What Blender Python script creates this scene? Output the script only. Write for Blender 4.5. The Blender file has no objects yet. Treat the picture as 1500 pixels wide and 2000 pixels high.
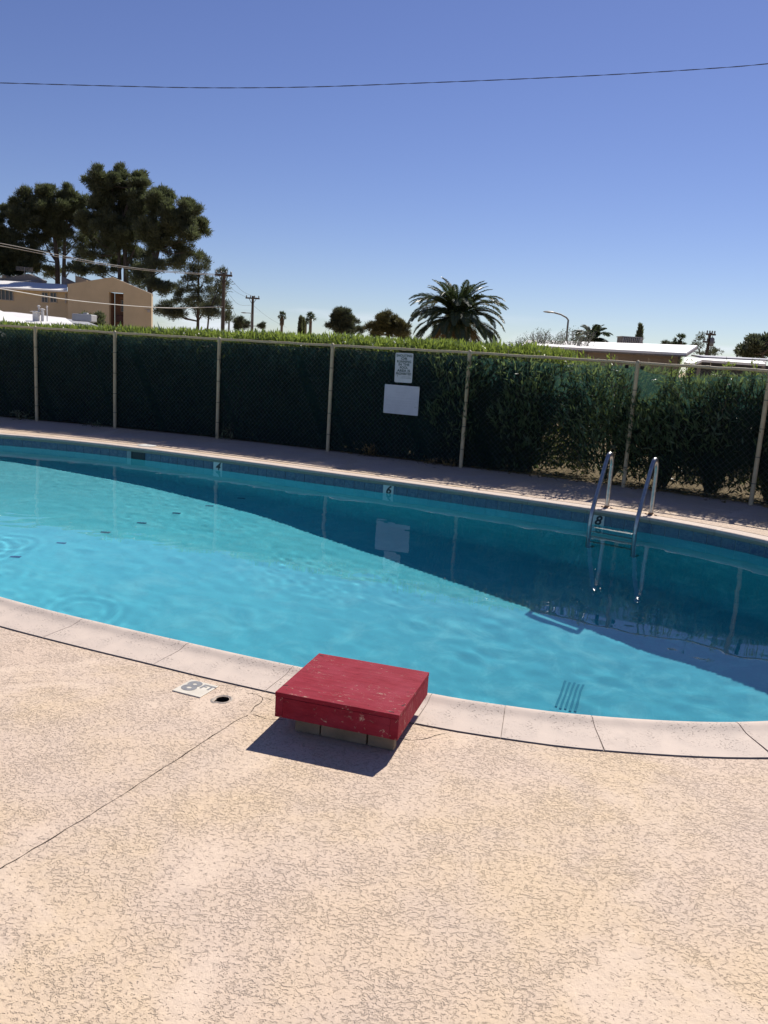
import bpy, bmesh, math, random
import numpy as np
from mathutils import Vector, Matrix, noise
from mathutils.geometry import delaunay_2d_cdt

sc = bpy.context.scene
COL = sc.collection
R = math.radians
random.seed(7)
rng = np.random.default_rng(7)

# ------------------------------------------------------------------ camera
F_PX, PITCH, ROLL, CAM_H = 1600.0, 0.19091718, 0.06304294, 1.62
_r0 = Vector((1, 0, 0)); _u0 = Vector((0, math.sin(PITCH), math.cos(PITCH))); FWD = Vector((0, math.cos(PITCH), -math.sin(PITCH)))
RIGHT = math.cos(ROLL) * _r0 + math.sin(ROLL) * _u0
UP = math.cos(ROLL) * _u0 - math.sin(ROLL) * _r0
CAM = Vector((0, 0, CAM_H))
cam_data = bpy.data.cameras.new('camera')
cam = bpy.data.objects.new('camera', cam_data); COL.objects.link(cam); sc.camera = cam
cam.matrix_world = Matrix(((RIGHT.x, UP.x, -FWD.x, 0), (RIGHT.y, UP.y, -FWD.y, 0), (RIGHT.z, UP.z, -FWD.z, CAM_H), (0, 0, 0, 1)))
cam_data.sensor_fit = 'VERTICAL'; cam_data.sensor_height = 24; cam_data.lens = F_PX / 2000 * 24
cam_data.clip_start = 0.05; cam_data.clip_end = 6000

# ------------------------------------------------------------------ sky, sun, exposure
SUN_DIR = Vector((0.489, 0.845, 1.0)).normalized()
SUN_EL = math.asin(SUN_DIR.z); SUN_AZ = math.atan2(SUN_DIR.x, SUN_DIR.y)
world = bpy.data.worlds.new('World'); sc.world = world; world.use_nodes = True
wn = world.node_tree; wl = wn.links
sky = wn.nodes.new('ShaderNodeTexSky'); sky.sky_type = 'NISHITA'; sky.sun_disc = False
sky.sun_elevation = SUN_EL; sky.sun_rotation = SUN_AZ
sky.altitude = 800; sky.air_density = 1.0; sky.dust_density = 0.15; sky.ozone_density = 3.0
bg = wn.nodes['Background']; bg.inputs['Strength'].default_value = 0.064
hs = wn.nodes.new('ShaderNodeHueSaturation'); hs.inputs['Hue'].default_value = 0.515; hs.inputs['Saturation'].default_value = 1.02; hs.inputs['Value'].default_value = 1.0
tint = wn.nodes.new('ShaderNodeMix'); tint.data_type = 'RGBA'; tint.blend_type = 'MULTIPLY'; tint.inputs[0].default_value = 1; tint.inputs[7].default_value = (.93, .965, 1.09, 1)
wl.new(sky.outputs[0], tint.inputs[6]); wl.new(tint.outputs[2], hs.inputs['Color'])
# a thin bank of fair-weather cloud that lies low over the horizon all the way round
tc = wn.nodes.new('ShaderNodeTexCoord'); sep = wn.nodes.new('ShaderNodeSeparateXYZ'); wl.new(tc.outputs['Generated'], sep.inputs[0])
mp = wn.nodes.new('ShaderNodeMapping'); mp.inputs['Scale'].default_value = (5, 5, 34); mp.inputs['Location'].default_value = (1.9, .35, 0); wl.new(tc.outputs['Generated'], mp.inputs[0])
cn = wn.nodes.new('ShaderNodeTexNoise'); cn.inputs['Scale'].default_value = 1.6; cn.inputs['Detail'].default_value = 6; wl.new(mp.outputs[0], cn.inputs[0])
cr = wn.nodes.new('ShaderNodeMapRange'); cr.inputs['From Min'].default_value = .52; cr.inputs['From Max'].default_value = .68; wl.new(cn.outputs[0], cr.inputs[0])
cz = wn.nodes.new('ShaderNodeMapRange'); cz.inputs['From Min'].default_value = .02; cz.inputs['From Max'].default_value = .055; cz.inputs['To Min'].default_value = .75; cz.inputs['To Max'].default_value = 0; wl.new(sep.outputs['Z'], cz.inputs[0])
cm = wn.nodes.new('ShaderNodeMath'); cm.operation = 'MULTIPLY'; wl.new(cr.outputs[0], cm.inputs[0]); wl.new(cz.outputs[0], cm.inputs[1])
mixc = wn.nodes.new('ShaderNodeMix'); mixc.data_type = 'RGBA'; mixc.inputs['B'].default_value = (10.5, 11.2, 12.6, 1)
wl.new(cm.outputs[0], mixc.inputs['Factor']); wl.new(hs.outputs[0], mixc.inputs['A']); wl.new(mixc.outputs['Result'], bg.inputs['Color'])

sun_data = bpy.data.lights.new('sun', 'SUN'); sun_data.energy = 4.8; sun_data.angle = R(0.53); sun_data.color = (1.0, 0.95, 0.88)
sun_data.cycles.is_caustics_light = True
sun = bpy.data.objects.new('sun', sun_data); COL.objects.link(sun)
sun.rotation_euler = SUN_DIR.to_track_quat('Z', 'Y').to_euler()
sc.view_settings.view_transform = 'Standard'; sc.view_settings.look = 'None'
sc.view_settings.exposure = 0.35; sc.view_settings.gamma = 1.0; sc.view_settings.use_curve_mapping = False
sc.render.engine = 'CYCLES'
sc.cycles.max_bounces = 10; sc.cycles.transparent_max_bounces = 24; sc.cycles.transmission_bounces = 8

# ------------------------------------------------------------------ helpers
def ray(px, py):
    return RIGHT * ((px - 750) / F_PX) + UP * ((1000 - py) / F_PX) + FWD
def flat(px, py, z=0.0):            # point of the photograph on a level plane
    d = ray(px, py); return CAM + d * ((z - CAM_H) / d.z)
def far(px, py, Y):                 # point of the photograph at a distance
    d = ray(px, py); return CAM + d * (Y / d.y)

def material(name, base, rough=0.6, metallic=0.0, spec=None):
    m = bpy.data.materials.new(name); m.use_nodes = True
    b = m.node_tree.nodes['Principled BSDF']
    b.inputs['Base Color'].default_value = (*base, 1); b.inputs['Roughness'].default_value = rough; b.inputs['Metallic'].default_value = metallic
    if spec is not None: b.inputs['Specular IOR Level'].default_value = spec
    return m
class NT:                            # short-hand for building node trees
    def __init__(s, m): s.m = m; s.t = m.node_tree; s.b = s.t.nodes.get('Principled BSDF'); s.out = s.t.nodes.get('Material Output')
    def n(s, kind, **kw):
        nd = s.t.nodes.new(kind)
        for k, v in kw.items():
            if k in nd.inputs.keys(): nd.inputs[k].default_value = v
            else: setattr(nd, k, v)
        return nd
    def l(s, a, b): s.t.links.new(a, b)
    def coord(s, kind='Object'): return s.n('ShaderNodeTexCoord').outputs[kind]
    def noise(s, vec, scale, detail=4, rough=.5, dist=0.0):
        nd = s.n('ShaderNodeTexNoise', Scale=scale, Detail=detail, Roughness=rough, Distortion=dist); s.l(vec, nd.inputs['Vector']); return nd.outputs[0]
    def rng(s, v, a, b, c=0.0, d=1.0, smooth=False):
        nd = s.n('ShaderNodeMapRange'); nd.inputs[1].default_value = a; nd.inputs[2].default_value = b; nd.inputs[3].default_value = c; nd.inputs[4].default_value = d
        if smooth: nd.interpolation_type = 'SMOOTHSTEP'
        s.l(v, nd.inputs[0]); return nd.outputs[0]
    def math(s, op, a, b=None):
        nd = s.n('ShaderNodeMath', operation=op)
        for i, v in enumerate((a, b)):
            if v is None: continue
            if isinstance(v, (int, float)): nd.inputs[i].default_value = v
            else: s.l(v, nd.inputs[i])
        return nd.outputs[0]
    def mix(s, f, a, b):
        nd = s.n('ShaderNodeMix', data_type='RGBA')
        for k, v in (('Factor', f), ('A', a), ('B', b)):
            i = {'Factor': 0, 'A': 6, 'B': 7}[k]
            if isinstance(v, (int, float)): nd.inputs[i].default_value = v
            elif isinstance(v, tuple): nd.inputs[i].default_value = (*v, 1) if len(v) == 3 else v
            else: s.l(v, nd.inputs[i])
        return nd.outputs[2]
    def bump(s, h, strength=1.0, dist=0.01, normal=None):
        nd = s.n('ShaderNodeBump'); nd.inputs['Strength'].default_value = strength; nd.inputs['Distance'].default_value = dist
        s.l(h, nd.inputs['Height'])
        if normal is not None: s.l(normal, nd.inputs['Normal'])
        return nd.outputs[0]

def mottled(name, c1, c2, scale=3.0, rough=.7, bump=0.0, bscale=60, metallic=0.0, detail=5, lo=.35, hi=.65, island=0.0):
    m = material(name, c1, rough, metallic); t = NT(m); co = t.coord()
    f = t.rng(t.noise(co, scale, detail, .6), lo, hi)
    c = t.mix(f, c1, c2)
    if island:
        g = t.n('ShaderNodeObjectInfo').outputs['Random']
        c = t.mix(t.math('MULTIPLY', g, island), c, tuple(x * .45 for x in c2))
    t.l(c, t.b.inputs['Base Color'])
    if bump: t.l(t.bump(t.noise(co, bscale, 4, .6), 1.0, bump), t.b.inputs['Normal'])
    return m

def leaf_material(name, c1, c2, trans=.35, tcol=None, rough=.45, nscale=1.2):
    m = material(name, c1, rough); t = NT(m)
    g = t.n('ShaderNodeNewGeometry').outputs['Random Per Island']
    big = t.rng(t.noise(t.coord(), nscale, 3, .5), .35, .65)
    f = t.math('MULTIPLY', t.math('ADD', g, big), .5)
    c = t.mix(f, c1, c2); t.l(c, t.b.inputs['Base Color'])
    if trans:
        tr = t.n('ShaderNodeBsdfTranslucent')
        if tcol: t.l(t.mix(f, tcol, tuple(x * .7 for x in tcol)), tr.inputs['Color'])
        else: t.l(c, tr.inputs['Color'])
        mx = t.n('ShaderNodeMixShader'); mx.inputs[0].default_value = trans
        t.l(t.b.outputs[0], mx.inputs[1]); t.l(tr.outputs[0], mx.inputs[2]); t.l(mx.outputs[0], t.out.inputs['Surface'])
    return m

def tag(o, label=None, cat=None, group=None, kind=None):
    if label: o['label'] = label
    if cat: o['category'] = cat
    if group: o['group'] = group
    if kind: o['kind'] = kind
    return o
def root(name, loc, label, cat, group=None, rz=0.0, kind=None):
    o = bpy.data.objects.new(name, None); COL.objects.link(o); o.location = loc; o.rotation_euler = (0, 0, rz)
    o.empty_display_size = .2
    return tag(o, label, cat, group, kind)
def link(name, me, mat=None, parent=None, loc=None):
    if mat is not None and not me.materials: me.materials.append(mat)
    o = bpy.data.objects.new(name, me); COL.objects.link(o)
    if parent is not None: o.parent = parent
    if loc is not None: o.location = loc
    return o
def np_mesh(name, verts, faces, smooth=False):
    """faces: array (n,3) or (n,4)"""
    verts = np.asarray(verts, dtype=np.float32); faces = np.asarray(faces, dtype=np.int32)
    me = bpy.data.meshes.new(name); k = faces.shape[1]
    me.vertices.add(len(verts)); me.vertices.foreach_set('co', verts.ravel())
    me.loops.add(faces.size); me.loops.foreach_set('vertex_index', faces.ravel())
    me.polygons.add(len(faces)); me.polygons.foreach_set('loop_start', np.arange(0, faces.size, k, dtype=np.int32))
    if smooth: me.polygons.foreach_set('use_smooth', np.ones(len(faces), dtype=bool))
    me.update(calc_edges=True); return me

class MB:                            # collects simple shapes into one mesh
    def __init__(s): s.v = []; s.f = []; s.sm = []
    def add(s, vs, fs, smooth=False):
        o = len(s.v); s.v += [tuple(v) for v in vs]; s.f += [tuple(i + o for i in f) for f in fs]; s.sm += [smooth] * len(fs); return s
    def box(s, c, size, M=None, bev=0.0):
        x, y, z = (d / 2 for d in size); c = Vector(c)
        if bev <= 0:
            vs = [Vector((sx * x, sy * y, sz * z)) for sz in (-1, 1) for sy in (-1, 1) for sx in (-1, 1)]
            fs = [(0, 2, 3, 1), (4, 5, 7, 6), (0, 1, 5, 4), (2, 6, 7, 3), (0, 4, 6, 2), (1, 3, 7, 5)]
        else:
            bm = bmesh.new(); bmesh.ops.create_cube(bm, size=1)
            for v in bm.verts: v.co = Vector((v.co.x * 2 * x, v.co.y * 2 * y, v.co.z * 2 * z))
            bmesh.ops.bevel(bm, geom=list(bm.edges), offset=bev, segments=2, affect='EDGES', profile=.5)
            bm.verts.index_update(); vs = [v.co.copy() for v in bm.verts]; fs = [tuple(v.index for v in f.verts) for f in bm.faces]; bm.free()
        if M is not None: vs = [M @ v for v in vs]
        return s.add([v + c for v in vs], fs)
    def tube(s, pts, rad, n=8, cap=True, flatx=1.0):
        pts = [Vector(p) for p in pts]; m = len(pts)
        rads = rad if isinstance(rad, (list, tuple)) else [rad] * m
        T = [(pts[min(i + 1, m - 1)] - pts[max(i - 1, 0)]).normalized() for i in range(m)]
        ref = Vector((0, 0, 1)) if abs(T[0].z) < .9 else Vector((1, 0, 0))
        u = T[0].cross(ref).normalized(); vs = []
        for i in range(m):
            u = (u - T[i] * u.dot(T[i])).normalized(); w = T[i].cross(u)
            for k in range(n):
                a = 2 * math.pi * k / n; vs.append(pts[i] + (u * math.cos(a) * flatx + w * math.sin(a)) * rads[i])
        fs = [(i * n + k, i * n + (k + 1) % n, (i + 1) * n + (k + 1) % n, (i + 1) * n + k) for i in range(m - 1) for k in range(n)]
        if cap: fs += [tuple(range(n - 1, -1, -1)), tuple(range((m - 1) * n, m * n))]
        s.add(vs, fs, True); return s
    def lathe(s, prof, n=16, c=(0, 0, 0)):
        c = Vector(c); vs = []
        for r_, z in prof:
            for k in range(n):
                a = 2 * math.pi * k / n; vs.append(c + Vector((r_ * math.cos(a), r_ * math.sin(a), z)))
        m = len(prof)
        fs = [(i * n + k, i * n + (k + 1) % n, (i + 1) * n + (k + 1) % n, (i + 1) * n + k) for i in range(m - 1) for k in range(n)]
        fs += [tuple(range(n - 1, -1, -1)), tuple(range((m - 1) * n, m * n))]
        s.add(vs, fs, True); return s
    def prism(s, poly, off):          # poly: 3-D points, off: extrusion vector
        poly = [Vector(p) for p in poly]; off = Vector(off); n = len(poly)
        s.add(poly + [p + off for p in poly], [tuple(range(n)), tuple(range(2 * n - 1, n - 1, -1))] + [(i, i + n, (i + 1) % n + n, (i + 1) % n) for i in range(n)]); return s
    def mesh(s, name):
        me = bpy.data.meshes.new(name); me.from_pydata(s.v, [], s.f); me.polygons.foreach_set('use_smooth', s.sm)
        bm = bmesh.new(); bm.from_mesh(me); bmesh.ops.recalc_face_normals(bm, faces=bm.faces); bm.to_mesh(me); bm.free()
        if any(s.sm): me.set_sharp_from_angle(angle=R(45))
        return me
    def build(s, name, mat, parent=None, loc=None): return link(name, s.mesh(name), mat, parent, loc)

def catmull(P, per, closed=True):
    P = [np.array(p, float) for p in P]; n = len(P); out = []
    for i in range(n if closed else n - 1):
        p0, p1, p2, p3 = (P[(i + k) % n] if closed else P[min(max(i + k, 0), n - 1)] for k in (-1, 0, 1, 2))
        for j in range(per):
            t = j / per
            out.append(.5 * ((2 * p1) + (-p0 + p2) * t + (2 * p0 - 5 * p1 + 4 * p2 - p3) * t * t + (-p0 + 3 * p1 - 3 * p2 + p3) * t ** 3))
    if not closed: out.append(P[-1])
    return out

def leaves(pts, dirs, length, width, lo=.7, hi=1.3, bend=0.0):
    """one pointed leaf (a rhombus of two triangles) per point"""
    n = len(pts); d = dirs / np.linalg.norm(dirs, axis=1)[:, None]
    r = rng.normal(size=(n, 3)); side = np.cross(d, r); side /= np.linalg.norm(side, axis=1)[:, None] + 1e-9
    L = (length * rng.uniform(lo, hi, n))[:, None]; W = (width * rng.uniform(lo, hi, n))[:, None]
    nrm = np.cross(d, side)
    mid = pts + d * L * .45 + nrm * L * bend
    v = np.stack([pts, mid + side * W * .5, pts + d * L, mid - side * W * .5], 1).reshape(-1, 3)
    f = np.arange(n * 4).reshape(n, 4); return v, f

# ------------------------------------------------------------------ materials of the setting
def deck_material(name, joint=False):
    m = material(name, (.6, .49, .4), .85, spec=.3); t = NT(m); co = t.coord()
    n1 = t.rng(t.noise(co, .9, 4, .6, .5), .38, .62, smooth=True)
    n2 = t.rng(t.noise(co, 2.7, 5, .62, .3), .40, .66, smooth=True)
    n3 = t.rng(t.noise(co, 14, 4, .6), .3, .7)
    c = t.mix(n1, (.665, .505, .335), (.64, .495, .375))
    c = t.mix(t.math('MULTIPLY', n2, .5), c, (.60, .475, .375))
    worn = t.rng(t.noise(co, 1.7, 5, .6, .9), .53, .68, smooth=True)
    c = t.mix(t.math('MULTIPLY', worn, .55), c, (.71, .565, .43))
    c = t.mix(t.math('MULTIPLY', n3, .18), c, (.42, .34, .29))
    # knock-down finish: flat topping broken by short ragged pits that gather in patches
    mp_ = t.n('ShaderNodeMapping'); mp_.inputs['Scale'].default_value = (.78, 1, 1); mp_.inputs['Rotation'].default_value = (0, 0, .18); t.l(co, mp_.inputs[0]); cs = mp_.outputs[0]
    a = t.noise(cs, 105, 3, .6, .5); b = t.noise(cs, 52, 4, .65, .6); cover = t.rng(t.noise(co, 4.5, 6, .7, .6), .32, .66, .22, .92)
    cover = t.math('MULTIPLY', cover, t.math('SUBTRACT', 1.0, t.math('MULTIPLY', worn, .85)))
    thr = t.math('SUBTRACT', .62, t.math('MULTIPLY', cover, .13))
    p1 = t.n('ShaderNodeMapRange', interpolation_type='SMOOTHSTEP'); t.l(t.math('SUBTRACT', a, thr), p1.inputs[0]); p1.inputs[1].default_value = 0; p1.inputs[2].default_value = .10
    p2 = t.n('ShaderNodeMapRange', interpolation_type='SMOOTHSTEP'); t.l(t.math('SUBTRACT', b, thr), p2.inputs[0]); p2.inputs[1].default_value = .01; p2.inputs[2].default_value = .11
    pit = t.math('MAXIMUM', p1.outputs[0], p2.outputs[0])
    swell = t.noise(co, 30, 3, .6); fine = t.noise(co, 240, 2, .6)
    hh = t.math('ADD', t.math('SUBTRACT', t.math('MULTIPLY', fine, .14), pit), t.math('MULTIPLY', swell, 1.3))
    c = t.mix(t.math('MULTIPLY', pit, .10), c, (.44, .31, .20))
    c = t.mix(t.rng(swell, .3, .7, .12, 0), c, (.47, .37, .29))
    t.l(c, t.b.inputs['Base Color'])
    t.l(t.bump(hh, 1.0, .0029), t.b.inputs['Normal'])
    return m
M_DECK = deck_material('knockdown deck topping')
def coping_material():
    m = material('cast coping', (.62, .52, .45), .8, spec=.3); t = NT(m); co = t.coord()
    c = t.mix(t.rng(t.noise(co, 5, 5, .6), .35, .65), (.62, .51, .42), (.53, .44, .37))
    rnd = t.n('ShaderNodeObjectInfo').outputs['Random']
    c = t.mix(t.math('MULTIPLY', rnd, .22), c, (.46, .385, .335))
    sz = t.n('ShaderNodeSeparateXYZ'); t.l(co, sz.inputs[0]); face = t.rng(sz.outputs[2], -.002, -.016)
    c = t.mix(t.math('MULTIPLY', face, .8), c, (.22, .215, .16))      # algae stain and the overhang's shade put into the face colour
    st = t.rng(t.noise(co, 11, 6, .7, .4), .55, .72); c = t.mix(t.math('MULTIPLY', st, .35), c, (.40, .33, .28))
    pits = t.rng(t.noise(co, 95, 3, .6), .59, .66); pm = t.rng(t.noise(co, 6, 3, .5), .42, .6)
    pp = t.math('MULTIPLY', pits, pm); c = t.mix(t.math('MULTIPLY', pp, .7), c, (.17, .13, .11))
    t.l(c, t.b.inputs['Base Color'])
    t.l(t.bump(t.math('SUBTRACT', t.math('MULTIPLY', t.noise(co, 180, 3, .6), .35), pp), .8, .0025), t.b.inputs['Normal'])
    return m
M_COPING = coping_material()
M_BED = mottled('dark joint mastic', (.07, .055, .045), (.14, .11, .09), 30, .9, .002, 90)
def dirt_material():
    m = material('dry ground', (.42, .31, .18), .95, spec=.1); t = NT(m); co = t.coord()
    c = t.mix(t.rng(t.noise(co, .35, 6, .65), .35, .65), (.46, .35, .20), (.34, .27, .17))
    c = t.mix(t.math('MULTIPLY', t.rng(t.noise(co, 9, 5, .7), .45, .7), .6), c, (.55, .42, .22))
    t.l(c, t.b.inputs['Base Color']); t.l(t.bump(t.noise(co, 12, 6, .7), .8, .03), t.b.inputs['Normal']); return m
M_DIRT = dirt_material()

# ------------------------------------------------------------------ the pool outline (water side edge of the coping)
NEAR = [(-2.34, 4.86), (-1.66, 4.54), (-1.0, 4.27), (-0.63, 4.12), (0.27, 3.80), (0.64, 3.71), (1.03, 3.655), (1.74, 3.68), (2.5, 3.93), (3.3, 4.45), (4.05, 5.3), (4.45, 6.3), (4.38, 7.25)]
FAR = [(3.97, 8.05), (3.61, 8.50), (3.27, 8.82), (2.90, 9.10), (2.53, 9.33), (1.89, 9.68), (0.94, 10.15), (0.31, 10.45), (-0.37, 10.77), (-1.08, 11.09), (-1.79, 11.42), (-2.9, 11.9), (-3.51, 12.15), (-4.32, 12.44), (-5.23, 12.69), (-6.11, 12.83), (-7.3, 12.75), (-8.5, 12.1), (-9.15, 11.0), (-8.9, 9.7), (-7.9, 8.4), (-6.2, 7.0), (-4.3, 5.9)]
raw = catmull(NEAR + FAR, 12)
raw = np.array(raw) * .9864          # the lip stands 22 mm over the deck the outline was measured on
for _ in range(14):                      # fair the curve
    raw = raw * .5 + (np.roll(raw, 1, 0) + np.roll(raw, -1, 0)) * .25
seg = np.linalg.norm(np.roll(raw, -1, 0) - raw, axis=1); cum = np.concatenate([[0], np.cumsum(seg)]); PERIM = cum[-1]
def edge_at(s):                          # point and outward normal at a length along the edge (counter-clockwise)
    s = s % PERIM; i = min(int(np.searchsorted(cum, s, side='right') - 1), len(raw) - 1); f = (s - cum[i]) / seg[i]
    p = raw[i] * (1 - f) + raw[(i + 1) % len(raw)] * f
    a = raw[(i - 2) % len(raw)]; b = raw[(i + 3) % len(raw)]; t = (b - a) / np.linalg.norm(b - a)
    return p, np.array([t[1], -t[0]]), t
def s_of(pt):
    pt = np.array(pt[:2]); d = np.linalg.norm(raw - pt, axis=1); return cum[int(np.argmin(d))]
def offset_loop(off, n):
    out = []
    for i in range(n):
        p, nr, t = edge_at(PERIM * i / n); out.append(p + nr * off)
    return out
def inside(poly, pts):                    # vectorised point in polygon
    poly = np.asarray(poly); x, y = pts[:, 0], pts[:, 1]; res = np.zeros(len(pts), bool); n = len(poly); j = n - 1
    for i in range(n):
        xi, yi = poly[i]; xj, yj = poly[j]
        c = ((yi > y) != (yj > y)) & (x < (xj - xi) * (y - yi) / (yj - yi + 1e-12) + xi); res ^= c; j = i
    return res

WATER_Z = -0.150
COPE_W = .315
# fence line: the feet of its posts
POST = [(-10.8, 16.1), (-8.6, 15.62), (-6.511, 15.113), (-4.935, 14.72), (-2.959, 14.10), (-0.98, 13.27), (1.113, 12.30), (3.30, 11.30), (4.70, 10.42), (6.35, 9.05), (7.7, 7.5), (8.7, 5.6)]
POST_H = [1.70, 1.70, 1.70, 1.70, 1.70, 1.71, 1.725, 1.72, 1.72, 1.71, 1.70, 1.70]

# ------------------------------------------------------------------ deck, cut out round the pool, the socket and its cracks
def strip_poly(pts, w):                   # a thin ragged sliver round a crack line
    pts = [np.array(p, float) for p in pts]; L = []; Rr = []
    for i, p in enumerate(pts):
        a = pts[max(i - 1, 0)]; b = pts[min(i + 1, len(pts) - 1)]; t = (b - a) / np.linalg.norm(b - a); nn = np.array([-t[1], t[0]])
        ww = w * .5 * (0.12 if i in (0, len(pts) - 1) else random.uniform(.55, 1.35))
        L.append(p + nn * ww); Rr.append(p - nn * ww)
    return L + Rr[::-1]
def jag(a, b, n, amp):
    a = np.array(a[:2]); b = np.array(b[:2]); d = b - a; nn = np.array([-d[1], d[0]]) / np.linalg.norm(d); o = 0; out = []
    for i in range(n + 1):
        o = .6 * o + random.uniform(-amp, amp); out.append(a + d * i / n + nn * (o if 0 < i < n else 0))
    return out
def px_line(pts, amp=.006, n=8):
    q = [flat(*p) for p in pts]; out = []
    for i in range(len(q) - 1):
        g = jag(q[i], q[i + 1], n, amp); out += g[:-1] if i < len(q) - 2 else g
    return out
cracks = [strip_poly(px_line([(-60, 1725), (10, 1690), (160, 1602), (300, 1512), (392, 1452), (468, 1404), (486, 1396)], .003, 9), .0045),
          strip_poly(px_line([(489, 1393), (497, 1381), (509, 1373), (512, 1362), (494, 1355), (480, 1353)], .003, 4), .0045),
          strip_poly(px_line([(514, 1362), (526, 1366), (538, 1371)], .002, 3), .0035),
          strip_poly(px_line([(492, 1396), (505, 1399), (522, 1404), (560, 1406)], .003, 4), .0045),
          strip_poly(px_line([(874, 1431), (850, 1436), (826, 1444), (800, 1446), (776, 1440)], .003, 4), .0045),
          strip_poly(px_line([(880, 1429), (872, 1424), (858, 1420.5)], .002, 3), .0045)]
hole_c = flat(435, 1366); hole_r = .031
socket = [(hole_c.x + (hole_r + (.012 if 3.5 < a < 4.1 else 0)) * math.cos(a), hole_c.y + (hole_r + (.012 if 3.5 < a < 4.1 else 0)) * math.sin(a)) for a in [2 * math.pi * k / 22 for k in range(22)]]
deck_outer = [(-14.5, 16.9), (-14.5, -7), (10.5, -7), (10.5, 3.0), (8.95, 5.6), (7.9, 7.62), (6.48, 9.2), (4.80, 10.56), (3.37, 11.43), (1.2, 12.44), (-.90, 13.42), (-2.88, 14.26), (-4.87, 14.88), (-6.46, 15.27), (-8.55, 15.79), (-10.8, 16.27)]
JOINT = .019
joint_in = offset_loop(COPE_W + JOINT, 260)
def cut_sheet(name, outer, holes, z, mat, extra=()):
    V = []; E = []
    for loop in [outer] + holes:
        o = len(V); V += [Vector((float(p[0]), float(p[1]))) for p in loop]; E += [(o + i, o + (i + 1) % len(loop)) for i in range(len(loop))]
    V += [Vector(p) for p in extra]
    vo, eo, fo, *_ = delaunay_2d_cdt(V, E, [], 0, 1e-6)
    P = np.array([tuple(v) for v in vo]); T = np.array([f for f in fo if len(f) == 3]); C = P[T].mean(1)
    keep = inside([tuple(p) for p in outer], C)
    for h in holes: keep &= ~inside([tuple(p) for p in h], C)
    T = T[keep]; a = P[T[:, 1]] - P[T[:, 0]]; b = P[T[:, 2]] - P[T[:, 0]]; flip = (a[:, 0] * b[:, 1] - a[:, 1] * b[:, 0]) < 0
    T[flip] = T[flip][:, ::-1]
    me = np_mesh(name, np.column_stack([P, np.full(len(P), z)]), T); me.materials.append(mat); return link(name, me)
deck = cut_sheet('pool_deck', deck_outer, [joint_in, socket] + cracks, 0.0, M_DECK)
tag(deck, kind='structure')
bed = cut_sheet('crack_bed', deck_outer, [offset_loop(.10, 160), socket], -0.011, M_BED); bed.parent = deck
sk = MB(); ring = [Vector((p[0], p[1], 0)) for p in socket]
sk.add(ring + [Vector((p.x, p.y, -.16)) for p in ring], [(i, (i + 1) % 22, (i + 1) % 22 + 22, i + 22) for i in range(22)] + [tuple(range(22, 44))])
M_BLACK = material('black cavity', (.012, .012, .012), .9)
sk.build('umbrella_socket', M_BLACK, deck)
# raised ragged mortar lip round the socket
lip = MB(); nn = 26; vs = []
for k in range(nn):
    a = 2 * math.pi * k / nn; r1 = hole_r + .002 + (.012 if 3.5 < a < 4.1 else 0); r2 = hole_r + .012 + random.uniform(0, .008) + (.012 if 3.3 < a < 4.3 else 0)
    for r_, z in ((r1, .0005), ((r1 + r2) / 2, .0045), (r2, .0006)): vs.append((hole_c.x + r_ * math.cos(a), hole_c.y + r_ * math.sin(a), z))
lip.add(vs, [(k * 3 + j, ((k + 1) % nn) * 3 + j, ((k + 1) % nn) * 3 + j + 1, k * 3 + j + 1) for k in range(nn) for j in range(2)], True)
lip.build('socket_rim', mottled('socket mortar', (.36, .31, .25), (.5, .42, .35), 40, .9, .002, 150), deck)

ground = cut_sheet('ground', [(-1500, -1500), (1500, -1500), (1500, 2500), (-1500, 2500)], [offset_loop(.6, 90)], -0.022, M_DIRT,
                   extra=[(x, y) for x in (-200, -60, -20, 0, 20, 60, 200) for y in (-200, -30, 20, 40, 80, 200, 600)])
tag(ground, kind='structure')

# ------------------------------------------------------------------ coping: cast stones with a rounded raised lip
coping = bpy.data.objects.new('pool_coping', None); COL.objects.link(coping); tag(coping, kind='structure')
PROFILE = [(.32 - .0045, .0), (.22, .0030), (.13, .0040), (.098, .0060), (.075, .0110), (.056, .0175), (.040, .0212), (.024, .0220), (.009, .0185), (.0, .009), (-.001, -.008), (.003, -.034), (.012, -.047), (.03, -.050), (.32 - .0045, -.050)]
PROFILE = [(min(d, COPE_W), z) for d, z in PROFILE]
marks = [s_of(flat(*p)) for p in ((180, 1209), (377, 1255))]
s0 = marks[0]
joints = []
for p in ((-40, 1152), (180, 1209), (377, 1255), (575, 1299), (857, 1354), (987, 1375), (1155, 1397.5), (1432, 1406)): joints.append(s_of(flat(*p)))
s_cur = joints[-1]; rest = PERIM - (joints[-1] - joints[0]) % PERIM
nrest = round(rest / .71)
cuts = joints[:] + [joints[-1] + rest * k / nrest for k in range(1, nrest)]
cuts = sorted(set(round(c % PERIM, 5) for c in cuts))
M_COPING_GROUT = mottled('coping grout', (.20, .16, .13), (.40, .33, .28), 18, .9, .002, 120)
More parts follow.
